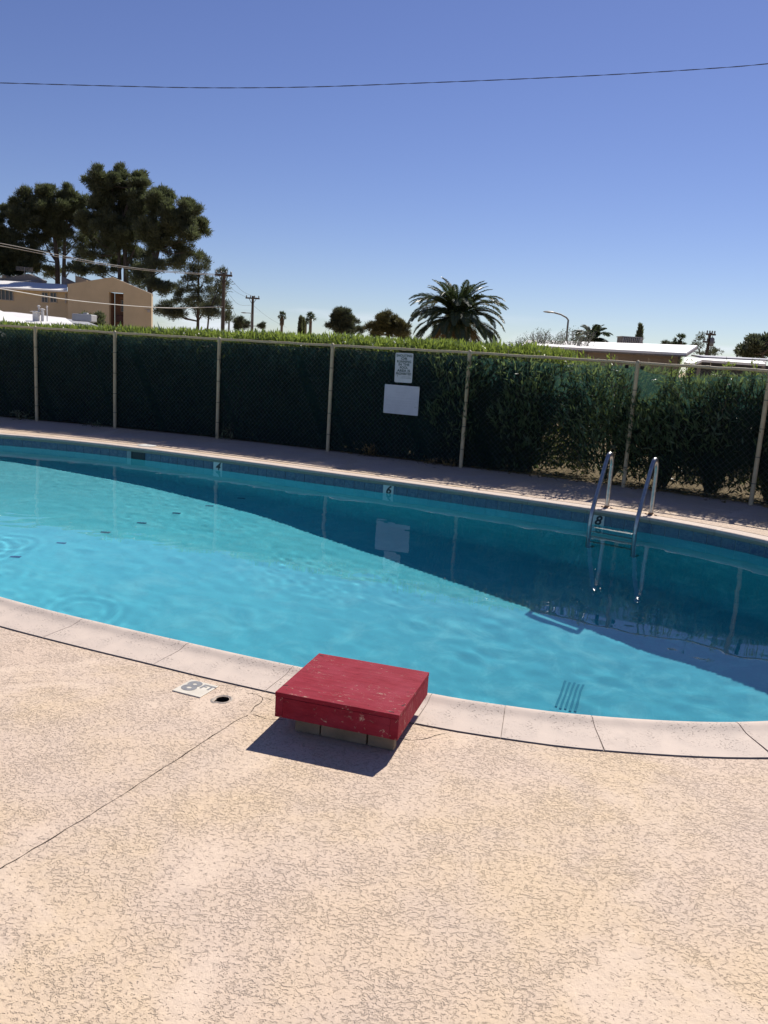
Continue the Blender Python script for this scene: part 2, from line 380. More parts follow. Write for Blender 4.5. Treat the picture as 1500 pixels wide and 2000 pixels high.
for i, c0 in enumerate(cuts):
    c1 = cuts[(i + 1) % len(cuts)]; L = (c1 - c0) % PERIM; gap = .0035
    hair = abs(c0 - joints[5] % PERIM) < .01
    nseg = max(4, int(L / .09)); vs = []; fs = []; k = len(PROFILE); dz = random.uniform(-.0012, .0012)
    c, _, _ = edge_at(c0 + L / 2); org = Vector((c[0], c[1], 0))
    for j in range(nseg + 1):
        s = c0 + gap / 2 + (L - gap) * j / nseg; p, nr, t = edge_at(s)
        for d, z in PROFILE: q = p + nr * d; vs.append((q[0] - org.x, q[1] - org.y, z + (dz if z > 0 else 0)))
    fs = [(j * k + a, (j + 1) * k + a, (j + 1) * k + (a + 1) % k, j * k + (a + 1) % k) for j in range(nseg) for a in range(k)]
    fs += [tuple(range(k)), tuple(range((nseg + 1) * k - 1, nseg * k - 1, -1))]
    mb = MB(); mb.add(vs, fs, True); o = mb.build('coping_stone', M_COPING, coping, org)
    # mortar in the joint, a little below the stones
    p, nr, t = edge_at(c0); q0 = p + nr * .004; q1 = p + nr * (COPE_W - .002)
    w = .006; g = MB(); tv = Vector((t[0], t[1], 0)) * (w / 2)
    gv = []
    for d, z in PROFILE[:10]:
        q = p + nr * (d + .002); gv += [Vector((q[0], q[1], z - .0035)) - tv, Vector((q[0], q[1], z - .0035)) + tv]
    g.add(gv, [(2 * a, 2 * a + 1, 2 * a + 3, 2 * a + 2) for a in range(9)]); g.build('joint_mortar', M_COPING_GROUT, coping)

# ------------------------------------------------------------------ pool shell
def depth_t(x, y):
    t = x * .86 - y * .51
    return np.interp(t, [-15, -10.97, -8.25, -6.43, -4.78, -2.6, -1.55, -.45, 3], [.76, .81, 1.02, 1.25, 1.58, 1.92, 2.03, 1.95, 1.85])
WALL_OFF = .030
NA, NR = 260, 64
loop = np.array(offset_loop(WALL_OFF, NA)); cen = np.array([-2.4, 8.3])
vs = []; RC = .42
rads = np.concatenate([np.linspace(0, .80, 34)[1:], 1 - np.geomspace(.19, .0035, NR - 34)])
for i in range(NA):
    e = loop[i]; d = e - cen; Ld = np.linalg.norm(d)
    for s in rads:
        p = cen + d * s; dist = Ld * (1 - s) * .9; D = float(depth_t(*p)); z = WATER_Z - D
        if dist < RC: z += RC - math.sqrt(max(0, RC * RC - (RC - dist) ** 2))
        vs.append((p[0], p[1], z))
    vs.append((e[0], e[1], WATER_Z - float(depth_t(*e)) + RC)); vs.append((e[0], e[1], -.2)); vs.append((e[0], e[1], -.045))
K = len(rads) + 3
vs.append((cen[0], cen[1], WATER_Z - float(depth_t(*cen)))); ci = len(vs) - 1
quads = [(i * K + j, ((i + 1) % NA) * K + j, ((i + 1) % NA) * K + j + 1, i * K + j + 1) for i in range(NA) for j in range(K - 1)]
tris = [(ci, ((i + 1) % NA) * K, i * K) for i in range(NA)]
def plaster_material():
    m = material('pool plaster', (.2, .55, .62), .8, spec=.2); t = NT(m); co = t.coord()
    n1 = t.rng(t.noise(co, .8, 5, .65, .6), .36, .64); n2 = t.rng(t.noise(co, 5, 5, .65), .35, .7)
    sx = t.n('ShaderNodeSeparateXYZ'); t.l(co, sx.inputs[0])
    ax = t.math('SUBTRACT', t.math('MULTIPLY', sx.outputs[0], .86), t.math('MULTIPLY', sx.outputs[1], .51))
    deep = t.rng(ax, -7.2, -1.2, smooth=True); shallow = t.rng(ax, -6.5, -10.5)  # water's loss of light with depth is put into the plaster colour
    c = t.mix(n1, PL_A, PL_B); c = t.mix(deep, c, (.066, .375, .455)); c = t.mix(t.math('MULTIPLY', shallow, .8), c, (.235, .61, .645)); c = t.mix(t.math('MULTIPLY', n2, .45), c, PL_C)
    cl = t.rng(t.noise(co, 2.2, 6, .7, 1.0), .48, .72); c = t.mix(t.math('MULTIPLY', cl, .5), c, (.24, .66, .69))      # pale cloudy mottling
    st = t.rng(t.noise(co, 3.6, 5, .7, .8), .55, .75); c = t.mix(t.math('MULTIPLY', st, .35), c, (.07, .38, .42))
    t.l(c, t.b.inputs['Base Color']); return m
PL_A, PL_B, PL_C = (.155, .66, .72), (.125, .59, .67), (.10, .49, .56)
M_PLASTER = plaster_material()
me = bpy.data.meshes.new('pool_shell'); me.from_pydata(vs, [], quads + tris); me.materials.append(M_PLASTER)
bm = bmesh.new(); bm.from_mesh(me); bmesh.ops.recalc_face_normals(bm, faces=bm.faces); bm.to_mesh(me); bm.free()
me.polygons.foreach_set('use_smooth', [True] * len(me.polygons)); me.set_sharp_from_angle(angle=R(50))
shell = link('pool_shell', me); tag(shell, kind='structure'); shell.cycles.is_caustics_receiver = True
def floor_z(x, y): return WATER_Z - float(depth_t(x, y))

# waterline tiles, each one a piece
def tile_material():
    m = material('blue waterline tile', (.05, .13, .28), .25); t = NT(m)
    rnd = t.n('ShaderNodeObjectInfo').outputs['Random']; co = t.coord()
    v = t.n('ShaderNodeVectorMath', operation='ADD'); t.l(co, v.inputs[0])
    cx = t.n('ShaderNodeCombineXYZ'); t.l(t.math('MULTIPLY', rnd, 37.0), cx.inputs[0]); t.l(cx.outputs[0], v.inputs[1])
    f = t.rng(t.noise(v.outputs[0], 22, 4, .7, .8), .38, .62)
    c = t.mix(f, (.022, .075, .15), (.085, .155, .21)); c = t.mix(t.math('MULTIPLY', rnd, .35), c, (.075, .115, .155))
    scale = t.rng(t.noise(v.outputs[0], 60, 3, .6), .6, .75); c = t.mix(t.math('MULTIPLY', scale, .5), c, (.35, .42, .42))
    t.l(c, t.b.inputs['Base Color']); return m
M_TILE = tile_material()
M_GROUT = mottled('tile grout', (.33, .38, .38), (.22, .28, .30), 20, .8)
NT_ = int(round(PERIM / .1525)); TW = PERIM / NT_
band = MB(); bl = offset_loop(WALL_OFF - .002, 520)
band.add([(p[0], p[1], -.046) for p in bl] + [(p[0], p[1], -.2015) for p in bl], [(i, (i + 1) % 520, (i + 1) % 520 + 520, i + 520) for i in range(520)], True)
band.build('tile_grout', M_GROUT, shell)
S_SKIM = s_of(flat(252, 880)); S_4 = s_of(flat(395, 900)); S_6 = s_of(flat(748, 943)); S_8 = s_of(flat(1163, 1003))
tm = MB().box((0, 0, 0), (TW * .965, .006, .150), bev=.0015).mesh('tile')
tm.materials.append(M_TILE)
tm_skip = [S_SKIM, S_4, S_6, S_8]
ntile = 0
for i in range(NT_):
    s = (i + .5) * TW
    if abs((s - S_SKIM + PERIM / 2) % PERIM - PERIM / 2) < .16: continue
    p, nr, t = edge_at(s); q = p + nr * (WALL_OFF - .0045 - .0012 * (i % 2))
    o = link('tile', tm, None, shell, (q[0], q[1], -.1235)); o.rotation_euler = (0, 0, math.atan2(t[1], t[0])); o.cycles.is_caustics_receiver = True
# numbered depth tiles
M_WHITE_TILE = mottled('white depth tile', (.62, .64, .60), (.52, .55, .52), 12, .3)
M_INK = material('black glaze', (.012, .014, .018), .35)
def text_mesh(txt, size, ext=.0006, shear=0.0, bold=0.0, align='CENTER', spacing=1.0):
    cu = bpy.data.curves.new('lettering', 'FONT'); cu.body = txt; cu.size = size; cu.align_x = align; cu.align_y = 'CENTER'; cu.extrude = ext; cu.offset = bold; cu.shear = shear; cu.resolution_u = 5; cu.space_character = spacing
    o = bpy.data.objects.new('lettering', cu); COL.objects.link(o); dg = bpy.context.evaluated_depsgraph_get()
    me = bpy.data.meshes.new_from_object(o.evaluated_get(dg)); bpy.data.objects.remove(o); bpy.data.curves.remove(cu); me.name = 'lettering'; return me
def wall_frame(s, off):                  # matrix whose X runs rightwards as seen from the water, Z up, Y into the wall
    p, nr, t = edge_at(s); q = p + nr * off
    x = Vector((-t[0], -t[1], 0)); y = Vector((nr[0], nr[1], 0)); z = Vector((0, 0, 1))
    return Matrix(((x.x, y.x, z.x, q[0]), (x.y, y.y, z.y, q[1]), (x.z, y.z, z.z, 0), (0, 0, 0, 1)))
for s, ch in ((S_4, '4'), (S_6, '6'), (S_8, '8')):
    Mx = wall_frame(s, WALL_OFF - .011)
    o = MB().box((0, 0, 0), (.150, .007, .150), bev=.0015).build('depth_marker', M_WHITE_TILE, shell); o.matrix_local = Mx @ Matrix.Translation((0, 0, -.1235))
    tag(o, label={'4': 'white waterline tile with a black 4', '6': 'white waterline tile with a black 6', '8': 'white waterline tile with a black 8 behind the ladder'}[ch])
    n_ = link('numeral', text_mesh(ch, .150, .0012, .25, .004), M_INK, o); n_.matrix_local = Matrix.Translation((0, -.0048, .012)) @ Matrix.Rotation(R(90), 4, 'X')
# skimmer mouth
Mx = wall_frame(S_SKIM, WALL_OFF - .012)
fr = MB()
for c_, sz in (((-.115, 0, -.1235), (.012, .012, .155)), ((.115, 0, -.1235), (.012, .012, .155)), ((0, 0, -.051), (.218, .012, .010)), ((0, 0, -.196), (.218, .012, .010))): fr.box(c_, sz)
fr.box((0, .003, -.1235), (.218, .004, .135))  # dark plate: the shade inside the opening put into its colour
o = fr.build('skimmer_mouth', material('skimmer frame and dark mouth', (.012, .025, .028), .5), shell); o.matrix_local = Mx

# dark marker tiles on the floor along the break in the slope
def refr_floor(px, py):
    W = flat(px, py, WATER_Z); d = ray(px, py).normalized(); n = Vector((0, 0, 1)); e = 1 / 1.333; c = -d.dot(n)
    t = d * e + n * (e * c - math.sqrt(1 - e * e * (1 - c * c))); D = 1.5
    for _ in range(12): P = W + t * (D / -t.z); D = float(depth_t(P.x, P.y))
    return P
mk = MB().box((0, 0, 0), (.10, .05, .006)).mesh('floor_tile'); mk.materials.append(material('navy floor tile', (.035, .12, .22), .5))
for p in ((30, 1088), (120, 1060), (206, 1039), (276, 1021), (346, 1002), (410, 988), (471, 973)):
    P = refr_floor(*p); o = link('floor_tile', mk, None, shell, (P.x, P.y, floor_z(P.x, P.y) + .006)); o.rotation_euler = (0, 0, R(5)); o.cycles.is_caustics_receiver = True
# strip of small dark anti-slip tiles on the near wall under the water
dk = MB(); a = refr_floor(1122, 1335); b = refr_floor(1106, 1388)
NSTR = 9
smk = MB().box((0, 0, 0), (.034, .018, .006)).mesh('strip_tile'); smk.materials.append(material('dark blue strip tile', (.045, .25, .32), .9, spec=0.0))
sa = s_of((a.x, a.y)); 
for k in range(13):
    for j in range(5):
        f = (k + .5 + .4 * (j % 2)) / 13.5; P = a.lerp(b, f); sd = (b - a).normalized().cross(Vector((0, 0, 1))); P = P + sd * (j - 2) * .036
        e, nr, t = edge_at(s_of((P.x, P.y))); Q = Vector((P.x, P.y, 0)); dd = abs((Q - Vector((e[0], e[1], 0))).dot(Vector((nr[0], nr[1], 0)))) + WALL_OFF
        z = floor_z(P.x, P.y)
        if dd * .9 < RC: z += RC - math.sqrt(max(0, RC * RC - (RC - dd * .9) ** 2))
        o = link('strip_tile', smk, None, shell, (P.x, P.y, z + .012)); o.cycles.is_caustics_receiver = True; o.rotation_euler = (0, 0, math.atan2((b - a).y, (b - a).x))

# ------------------------------------------------------------------ water: a finely rippled surface
x0, x1, y0, y1 = raw[:, 0].min() - .1, raw[:, 0].max() + 1.1, raw[:, 1].min() - .1, raw[:, 1].max() + 1.6
ST = .028
xs = np.arange(x0, x1, ST); ys = np.arange(y0, y1, ST); X, Y = np.meshgrid(xs, ys)
def vnoise(x, y, seed):                   # smooth value noise, vectorised
    g = np.random.default_rng(seed).normal(size=(128, 128)); xi = np.floor(x).astype(int); yi = np.floor(y).astype(int); fx = x - xi; fy = y - yi
    fx = fx ** 3 * (fx * (fx * 6 - 15) + 10); fy = fy ** 3 * (fy * (fy * 6 - 15) + 10)
    G = lambda a, b: g[a % 128, b % 128]
    return (G(xi, yi) * (1 - fx) + G(xi + 1, yi) * fx) * (1 - fy) + (G(xi, yi + 1) * (1 - fx) + G(xi + 1, yi + 1) * fx) * fy
Zw = .0028 * vnoise(X * .7 + 7, Y * .7, 1) + .00042 * vnoise(X * 2.2 + Y * .6, Y * 2.4 - X * .4, 2) + .00030 * vnoise(X * 5.3 + Y, Y * 6.6, 3) 
patch = np.clip(vnoise(X * .5 + 3, Y * .8 + 9, 5) - .1, 0, 1)
Zw += .00020 * patch * vnoise(X * 13 + Y * 3, Y * 13, 4)
Zw += .00005 * vnoise(X * 9 + Y * 2, Y * 11 - X, 14)
def rings(px, py, amp, wl_, rad):         # spreading rings round a drip or an insect
    global Zw
    c = flat(px, py, WATER_Z); r_ = np.hypot(X - c.x, Y - c.y); Zw += amp * np.sin(r_ * 2 * math.pi / wl_) * np.exp(-((r_ - rad) / (rad * .55)) ** 2)
rings(25, 970, .0004, .17, .22); rings(135, 986, .0004, .15, .22); rings(70, 992, .0004, .14, .35)
rings(435, 1248, .00005, .08, .12); rings(320, 1050, .0002, .13, .25)
V = np.column_stack([X.ravel(), Y.ravel(), (WATER_Z + Zw).ravel()])
nx, ny = len(xs), len(ys); I = np.arange(nx * ny).reshape(ny, nx)
Fq = np.stack([I[:-1, :-1], I[:-1, 1:], I[1:, 1:], I[1:, :-1]], -1).reshape(-1, 4)
C = V[Fq].mean(1)[:, :2]; kk = np.zeros(len(C), bool); lp = offset_loop(.06, 200)
kk = inside(lp, C)
Fq = Fq[kk]
used = np.unique(Fq); remap = -np.ones(len(V), int); remap[used] = np.arange(len(used))
me = np_mesh('water', V[used], remap[Fq], True)
M_WATER = bpy.data.materials.new('pool water'); M_WATER.use_nodes = True; t = NT(M_WATER); t.t.nodes.remove(t.b)
gl = t.n('ShaderNodeBsdfGlass', IOR=1.333, Roughness=0.0); gl.inputs['Color'].default_value = (.94, .985, 1, 1); t.l(gl.outputs[0], t.out.inputs['Surface'])
me.materials.append(M_WATER)
water = link('water', me); tag(water, kind='structure'); water.cycles.is_caustics_caster = True


# ------------------------------------------------------------------ pool ladder
M_STEEL = mottled('worn stainless steel', (.50, .50, .48), (.36, .36, .35), 25, .36, 0, metallic=.95)
M_BRONZE = mottled('bronze anchor', (.20, .12, .075), (.30, .2, .12), 60, .55, .001, 200, metallic=.5)
LA, LB = flat(1185, 992), flat(1271, 1006)
lt = (LB - LA).normalized(); ln = Vector((lt.y, -lt.x, 0))
mid = (LA + LB) / 2; half = (LB - LA).length / 2
ladder = root('pool_ladder', mid, 'stainless steel pool ladder with two curved handrails at the far pool edge', 'ladder')
path = [(0, -.02), (0, .25), (.0, .47), (.006, .54), (.022, .59), (.05, .628), (.085, .645), (.12, .64), (.15, .615), (.182, .57), (.215, .51), (.335, .27), (.445, .05), (.475, -.04), (.487, -.13), (.49, -.25), (.49, -.9), (.49, -1.15), (.475, -1.25), (.40, -1.29), (.32, -1.30)]
sm = catmull(path, 5, False)
TREADZ = [-.168, -.42, -.67, -.93]
for sgn in (-1, 1):
    mb = MB().tube([lt * half * sgn + ln * d + Vector((0, 0, z)) for d, z in sm], .0245, 14)
    rl = mb.build('handrail', M_STEEL, ladder); rl.cycles.is_caustics_receiver = True
    fl = MB().lathe([(.050, .001), (.052, .006), (.038, .012), (.029, .018), (.029, .03)], 18, lt * half * sgn)
    fl.box(lt * half * sgn + lt * .052 + Vector((0, 0, .008)), (.035, .016, .012), Matrix.Rotation(math.atan2(lt.y, lt.x), 3, 'Z'), bev=.003)
    fl.box(lt * half * sgn - lt * .052 + Vector((0, 0, .008)), (.035, .016, .012), Matrix.Rotation(math.atan2(lt.y, lt.x), 3, 'Z'), bev=.003)
    fl.build('anchor_flange', M_BRONZE, rl)
for z in TREADZ:
    Mr = Matrix.Rotation(math.atan2(lt.y, lt.x), 3, 'Z')
    mb = MB().box(ln * .49 + Vector((0, 0, z)), (half * 2 - .045, .075, .022), Mr, bev=.004)
    for k in range(3): mb.box(ln * (.468 + .022 * k) + Vector((0, 0, z + .0125)), (half * 2 - .07, .006, .004), Mr)
    o = mb.build('tread', M_STEEL, ladder); o.cycles.is_caustics_receiver = True

# ------------------------------------------------------------------ red wooden step box at the near edge
ZT = .190
FRp, FLp, BRp, BLp = (flat(*p, ZT) for p in ((782, 1397), (537.7, 1352.3), (836.9, 1313.3), (622.8, 1274.6)))
ctr = (FRp + FLp + BRp + BLp) / 4; ex = ((FRp - FLp) + (BRp - BLp)).normalized(); ey = Vector((-ex.y, ex.x, 0))
bw = ((FRp - FLp).length + (BRp - BLp).length) / 2; bd = ((BRp - FRp).dot(ey) + (BLp - FLp).dot(ey)) / 2
box = root('step_box', (ctr.x, ctr.y, 0), 'low red painted wooden step box on pale blocks at the near pool edge', 'step box', rz=math.atan2(ex.y, ex.x))
def red_paint():
    m = material('worn red paint', (.28, .018, .035), .5, spec=.12); t = NT(m); co = t.coord()
    mp_ = t.n('ShaderNodeMapping'); mp_.inputs['Scale'].default_value = (1.2, 16, 6); t.l(co, mp_.inputs[0])
    g = t.noise(mp_.outputs[0], 5, 6, .65, .6); g2 = t.noise(mp_.outputs[0], 15, 4, .6)
    c = t.mix(t.rng(g, .35, .65), (.285, .018, .033), (.20, .012, .023))
    c = t.mix(t.math('MULTIPLY', t.rng(t.noise(co, 7, 4, .6), .4, .7), .45), c, (.34, .05, .075))
    mp2 = t.n('ShaderNodeMapping'); mp2.inputs['Scale'].default_value = (10, 42, 10); mp2.inputs['Rotation'].default_value = (0, 0, .06); t.l(co, mp2.inputs[0])
    sc1 = t.rng(t.noise(mp2.outputs[0], 2.0, 5, .75, 1.2), .60, .64); zone = t.rng(t.noise(co, 3.3, 3, .6), .42, .56)
    c = t.mix(t.math('MULTIPLY', sc1, zone), c, (.55, .40, .30))
    gr = t.rng(g2, .60, .66); c = t.mix(t.math('MULTIPLY', gr, .35), c, (.12, .008, .02))
    t.l(c, t.b.inputs['Base Color']); t.l(t.rng(g, .3, .7, .6, .8), t.b.inputs['Roughness'])
    t.l(t.bump(t.math('SUBTRACT', t.math('ADD', g, t.math('MULTIPLY', g2, .6)), t.math('MULTIPLY', sc1, .5)), .6, .0025), t.b.inputs['Normal']); return m
M_RED = red_paint()
TH = .019
def warped(mb):
    for i, v in enumerate(mb.v): mb.v[i] = (v[0], v[1], v[2] + .0012 * math.sin(v[0] * 11 + 1) * (1 if v[1] < 0 else -.6))
    return mb
tp = MB()
NXX = 14
for j in range(NXX): pass
tp.box((0, 0, 0), (bw, bd, TH), bev=.0022); tp.build('lid', M_RED, box, (0, 0, ZT - TH / 2))
SK = .090; zc = ZT - TH - .0012 - SK / 2
fb = .036
MB().box((0, 0, 0), (bw - 2 * fb - .002, fb, SK), bev=.002).build('front_board', M_RED, box, (0, -bd / 2 + fb / 2 + .001, zc))
MB().box((0, 0, 0), (bw - 2 * fb - .002, fb, SK), bev=.002).build('back_board', M_RED, box, (0, bd / 2 - fb / 2 - .001, zc))
for sgn in (-1, 1): MB().box((0, 0, 0), (fb, bd - .004, SK + (.002 if sgn < 0 else .001)), bev=.002).build('side_board', M_RED, box, (sgn * (bw / 2 - fb / 2 - .001), 0, zc - .0006))
M_WOOD = mottled('bare weathered timber', (.27, .21, .14), (.18, .14, .09), 9, .85, .002, 60)
# the boards the box stands on, under the frame
zb = (zc - SK / 2); bx0 = -bw / 2 + .075; by = -bd / 2 + .055
for xa, xb in ((bx0, bx0 + .112), (bx0 + .118, bx0 + .322), (bx0 + .330, bw / 2 - .028)):
    MB().box(((xa + xb) / 2, by + .02, (zb - .002) / 2 + .003), (xb - xa, .038, zb - .005), bev=.002).build('foot_block', M_WOOD, box)
MB().box((bw / 2 - .048, 0.0, (zb - .002) / 2 + .012), (.038, bd * .42, zb - .026), bev=.002).build('foot_block', M_WOOD, box)
MB().box((bx0 + .02, 0.0, (zb - .002) / 2 + .012), (.038, bd * .42, zb - .026), bev=.002).build('foot_block', M_WOOD, box)
nm = MB().lathe([(.0022, 0), (.0022, .0008), (.0009, .0014)], 8).mesh('nail_head'); nm.materials.append(mottled('rusty nail', (.05, .02, .015), (.12, .05, .03), 50, .7))
for x, y in ((-.24, -.21), (-.08, -.215), (.13, -.21), (.235, -.205), (-.235, .21), (.0, .213), (.24, .2), (-.24, .02), (.243, -.01)):
    link('nail_head', nm, None, box, (x, y, ZT))
# splintered notches along the lid's left and front edges
M_SPL = material('dark split wood', (.05, .015, .015), .9)
for x, y, a in ((-.262, -.17, .3), (-.25, .225, -.2), (.235, -.232, .1), (.262, -.15, 1.2)): MB().box((0, 0, 0), (.022, .006, .0008), Matrix.Rotation(a, 3, 'Z')).build('splinter', M_SPL, box, (x, y, ZT + .0004))

# ------------------------------------------------------------------ depth tile set in the near deck
ta, tb_, tcn, td = flat(333, 1350), flat(375, 1328), flat(430, 1341), flat(389, 1365)
tcx = (ta + tb_ + tcn + td) / 4; tx = ((td - ta) + (tcn - tb_)).normalized(); ang = math.atan2(tx.y, tx.x)
dm = root('depth_tile', (tcx.x, tcx.y, 0), 'cream depth tile reading 8 FT set in the deck near the box', 'depth marker', rz=ang)
MB().box((0, 0, .0022), (.157, .150, .006), bev=.0012).build('tile_plate', mottled('cream tile', (.72, .66, .54), (.62, .56, .45), 14, .45), dm)
M_GREYINK = mottled('worn grey numeral', (.17, .17, .175), (.25, .25, .25), 30, .6)
n_ = link('numeral', text_mesh('8', .150, .0004, 0, .0055), M_GREYINK, dm, (-.029, .006, .0058)); n_.scale = (1.0, 1.0, 1)
link('lettering', text_mesh('FT', .064, .0004, 0, .002), M_GREYINK, dm, (.046, .030, .0058)); bpy.data.objects[-1] if False else None
# skimmer lid on the far deck
lc = flat(288, 870.5)
sl = root('skimmer_lid', (lc.x, lc.y, 0), 'round white skimmer lid on the far deck by the pool edge', 'lid')
MB().lathe([(.135, .001), (.136, .007), (.128, .010), (.02, .010), (.018, .007)], 28).build('lid_disc', mottled('white plastic', (.72, .7, .64), (.6, .58, .52), 8, .5), sl)
MB().lathe([(.155, .0005), (.156, .004), (.139, .0045), (.137, .001)], 28).build('lid_ring', mottled('ring plastic', (.5, .46, .4), (.4, .37, .33), 8, .6), sl)

# ------------------------------------------------------------------ chain-link fence with windscreen
M_POST = mottled('beige painted steel', (.55, .45, .27), (.46, .37, .22), 9, .6, .001, 60)
M_WIRE = mottled('beige coated wire', (.09, .095, .08), (.14, .14, .11), 9, .6)
def screen_material(name, trc, mixv, gap=.30):
    m = material(name, (.012, .042, .036), .8, spec=.15); t = NT(m); co = t.coord()
    f = t.rng(t.noise(co, 1.6, 4, .6), .35, .65); t.l(t.mix(f, (.010, .030, .028), (.015, .040, .035)), t.b.inputs['Base Color'])
    tr = t.n('ShaderNodeBsdfTranslucent'); tr.inputs['Color'].default_value = (*trc, 1)
    tp_ = t.n('ShaderNodeBsdfTransparent'); m1 = t.n('ShaderNodeMixShader'); m1.inputs[0].default_value = mixv; t.l(t.b.outputs[0], m1.inputs[1]); t.l(tr.outputs[0], m1.inputs[2])
    m2 = t.n('ShaderNodeMixShader'); t.l(t.rng(t.noise(co, 5, 3, .6), .3, .7, gap, gap + .12), m2.inputs[0]); t.l(m1.outputs[0], m2.inputs[1]); t.l(tp_.outputs[0], m2.inputs[2]); t.l(m2.outputs[0], t.out.inputs['Surface']); return m
M_SCREEN = screen_material('green windscreen', (.038, .100, .084), .55); M_SCREEN_SHADED = screen_material('dark windscreen', (.008, .024, .028), .35, .16)  # left-bay copy: hedge shade put into a darker, less translucent screen
fence = root('chain_link_fence', (0, 0, 0), 'tan chain link fence with dark green windscreen behind the far deck', 'fence')
PV = [Vector((x, y, 0)) for x, y in POST]
TIE = MB().tube([(0, 0, -.006), (0, 0, .006)], .0315, 12).mesh('tie_band'); TIE.materials.append(M_WIRE)
for P, h in zip(PV, POST_H):
    pm = MB().tube([P, P + Vector((0, 0, h - .05))], .029, 12).lathe([(.034, h - .065), (.035, h - .02), (.028, h - .002), (.012, h + .018), (.002, h + .022)], 12, P)
    o = pm.build('post', M_POST, fence)
    for z in (.28, .62, .98, 1.34): link('tie_band', TIE, None, o, P + Vector((0, 0, z)))
for i in range(len(PV) - 1):
    a, b = PV[i], PV[i + 1]; d = b - a; L = d.length; u = d / L; nb = Vector((-u.y, u.x, 0))        # nb points away from the pool
    if nb.y < 0: nb = -nb
    ha, hb = POST_H[i], POST_H[i + 1]
    n = 8; rp = [a + d * (k / n) + Vector((0, 0, ha + (hb - ha) * k / n - .018 + .004 * math.sin(k * 2.1 + i))) for k in range(n + 1)]
    MB().tube(rp, .0205, 10).build('top_rail', M_POST, fence)
    jc = MB(); c_ = a + d * (.5 + .06 * math.sin(i * 3)); hz = (ha + hb) / 2 - .018
    jc.tube([c_ - u * .03 + Vector((0, 0, hz)), c_ + u * .03 + Vector((0, 0, hz))], .0245, 10); jc.build('rail_sleeve', M_POST, fence)
    # diamond wires
    W = MB(); st = .078; H = min(ha, hb) - .05; off = nb * .030; k = -int(H / st) - 1
    while k * st < L:
        for sg in (1, -1):
            s_a = k * st; s_b = s_a + H * .98
            if sg > 0: q0, q1, z0, z1 = s_a, s_b, .03, H
            else: q0, q1, z0, z1 = s_a, s_b, H, .03
            c0 = max(0, q0); c1 = min(L, q1)
            if c1 <= c0: continue
            zz0 = z0 + (z1 - z0) * (c0 - q0) / (q1 - q0); zz1 = z0 + (z1 - z0) * (c1 - q0) / (q1 - q0)
            W.tube([a + u * c0 + off + Vector((0, 0, zz0)), a + u * c1 + off + Vector((0, 0, zz1))], .0016, 3, cap=False)
        k += 1
    o = W.build('chain_link', M_WIRE, fence); o['kind'] = 'stuff'
    # windscreen panel
    nx_, nz_ = 30, 12; V_ = []; sag = {6: .035, 7: .14, 8: .07, 9: .05}.get(i, .012)
    ph = random.uniform(0, 6)
    for jz in range(nz_ + 1):
        for jx in range(nx_ + 1):
            f = jx / nx_; top = ha + (hb - ha) * f - .052 - sag * (math.sin(math.pi * min(1, f * 1.0)) ** .8 if i != 7 else (math.sin(math.pi * f ** .62)) * .75) - .012 * abs(math.sin(f * 14 + ph))
            z = .035 + (top - .035) * jz / nz_
            w = .045 + .012 * math.sin(f * 9 + ph + z * 2) + .01 * math.sin(f * 23 + z * 5)
            V_.append(tuple(a + u * (L * f) + nb * w + Vector((0, 0, z))))
    F_ = [(jz * (nx_ + 1) + jx, jz * (nx_ + 1) + jx + 1, (jz + 1) * (nx_ + 1) + jx + 1, (jz + 1) * (nx_ + 1) + jx) for jz in range(nz_) for jx in range(nx_)]
    MB().add(V_, F_, True).build('windscreen', M_SCREEN if i >= 6 else M_SCREEN_SHADED, fence)
    if i in (6, 7, 8):
        for f in ((.06, .94) if i != 7 else (.035,)): MB().box((0, 0, 0), (.05, .02, .05), bev=.008).build('screen_clip', M_BLACK, fence, a + u * (L * f) + nb * .02 + Vector((0, 0, ha - .075)))
    if i in (6, 7, 8):                 # twisted wire ends that stand above the rail
        for f in np.arange(.08, .98, .16): q = a + u * (L * f) + off + Vector((0, 0, ha - .03)); MB().tube([(0, 0, 0), (.004, 0, .05), (-.004, 0, .085)], .003, 4).build('wire_end', M_POST, fence, q)

# ------------------------------------------------------------------ the two notices on the fence
PA, PB = PV[5], PV[6]; du = (PB - PA).normalized(); dn = Vector((-du.y, du.x, 0)); dn = -dn if dn.y > 0 else dn   # dn: towards the pool
def on_fence(px, py, off=.02):
    d = ray(px, py); A0 = PA + dn * off; tt = (A0 - CAM).dot(dn) / d.dot(dn); return CAM + d * tt
M_SIGN = mottled('weathered white sign', (.62, .63, .63), (.54, .56, .55), 6, .55)
M_LETTER = material('dark sign lettering', (.03, .07, .06), .6)
def sign_root(pts, name, label, tilt=0):
    c = sum((on_fence(*p) for p in pts), Vector()) / len(pts); x = ((on_fence(*pts[1]) - on_fence(*pts[0])) + (on_fence(*pts[2]) - on_fence(*pts[3]))).normalized()
    y = -dn; z = x.cross(y).normalized(); r_ = root(name, c, label, 'sign')
    r_.matrix_world = Matrix(((x.x, y.x, z.x, c.x), (x.y, y.y, z.y, c.y), (x.z, y.z, z.z, c.z), (0, 0, 0, 1)))
    w = ((on_fence(*pts[1]) - on_fence(*pts[0])).length + (on_fence(*pts[2]) - on_fence(*pts[3])).length) / 2
    h = ((on_fence(*pts[3]) - on_fence(*pts[0])).length + (on_fence(*pts[2]) - on_fence(*pts[1])).length) / 2
    return r_, w, h
s1, w1, h1 = sign_root([(773, 689), (808, 690), (804, 748.5), (770, 746)], 'warning_sign', 'upright white warning sign with rounded corners, upper one on the fence')
rr = .022; outl = []
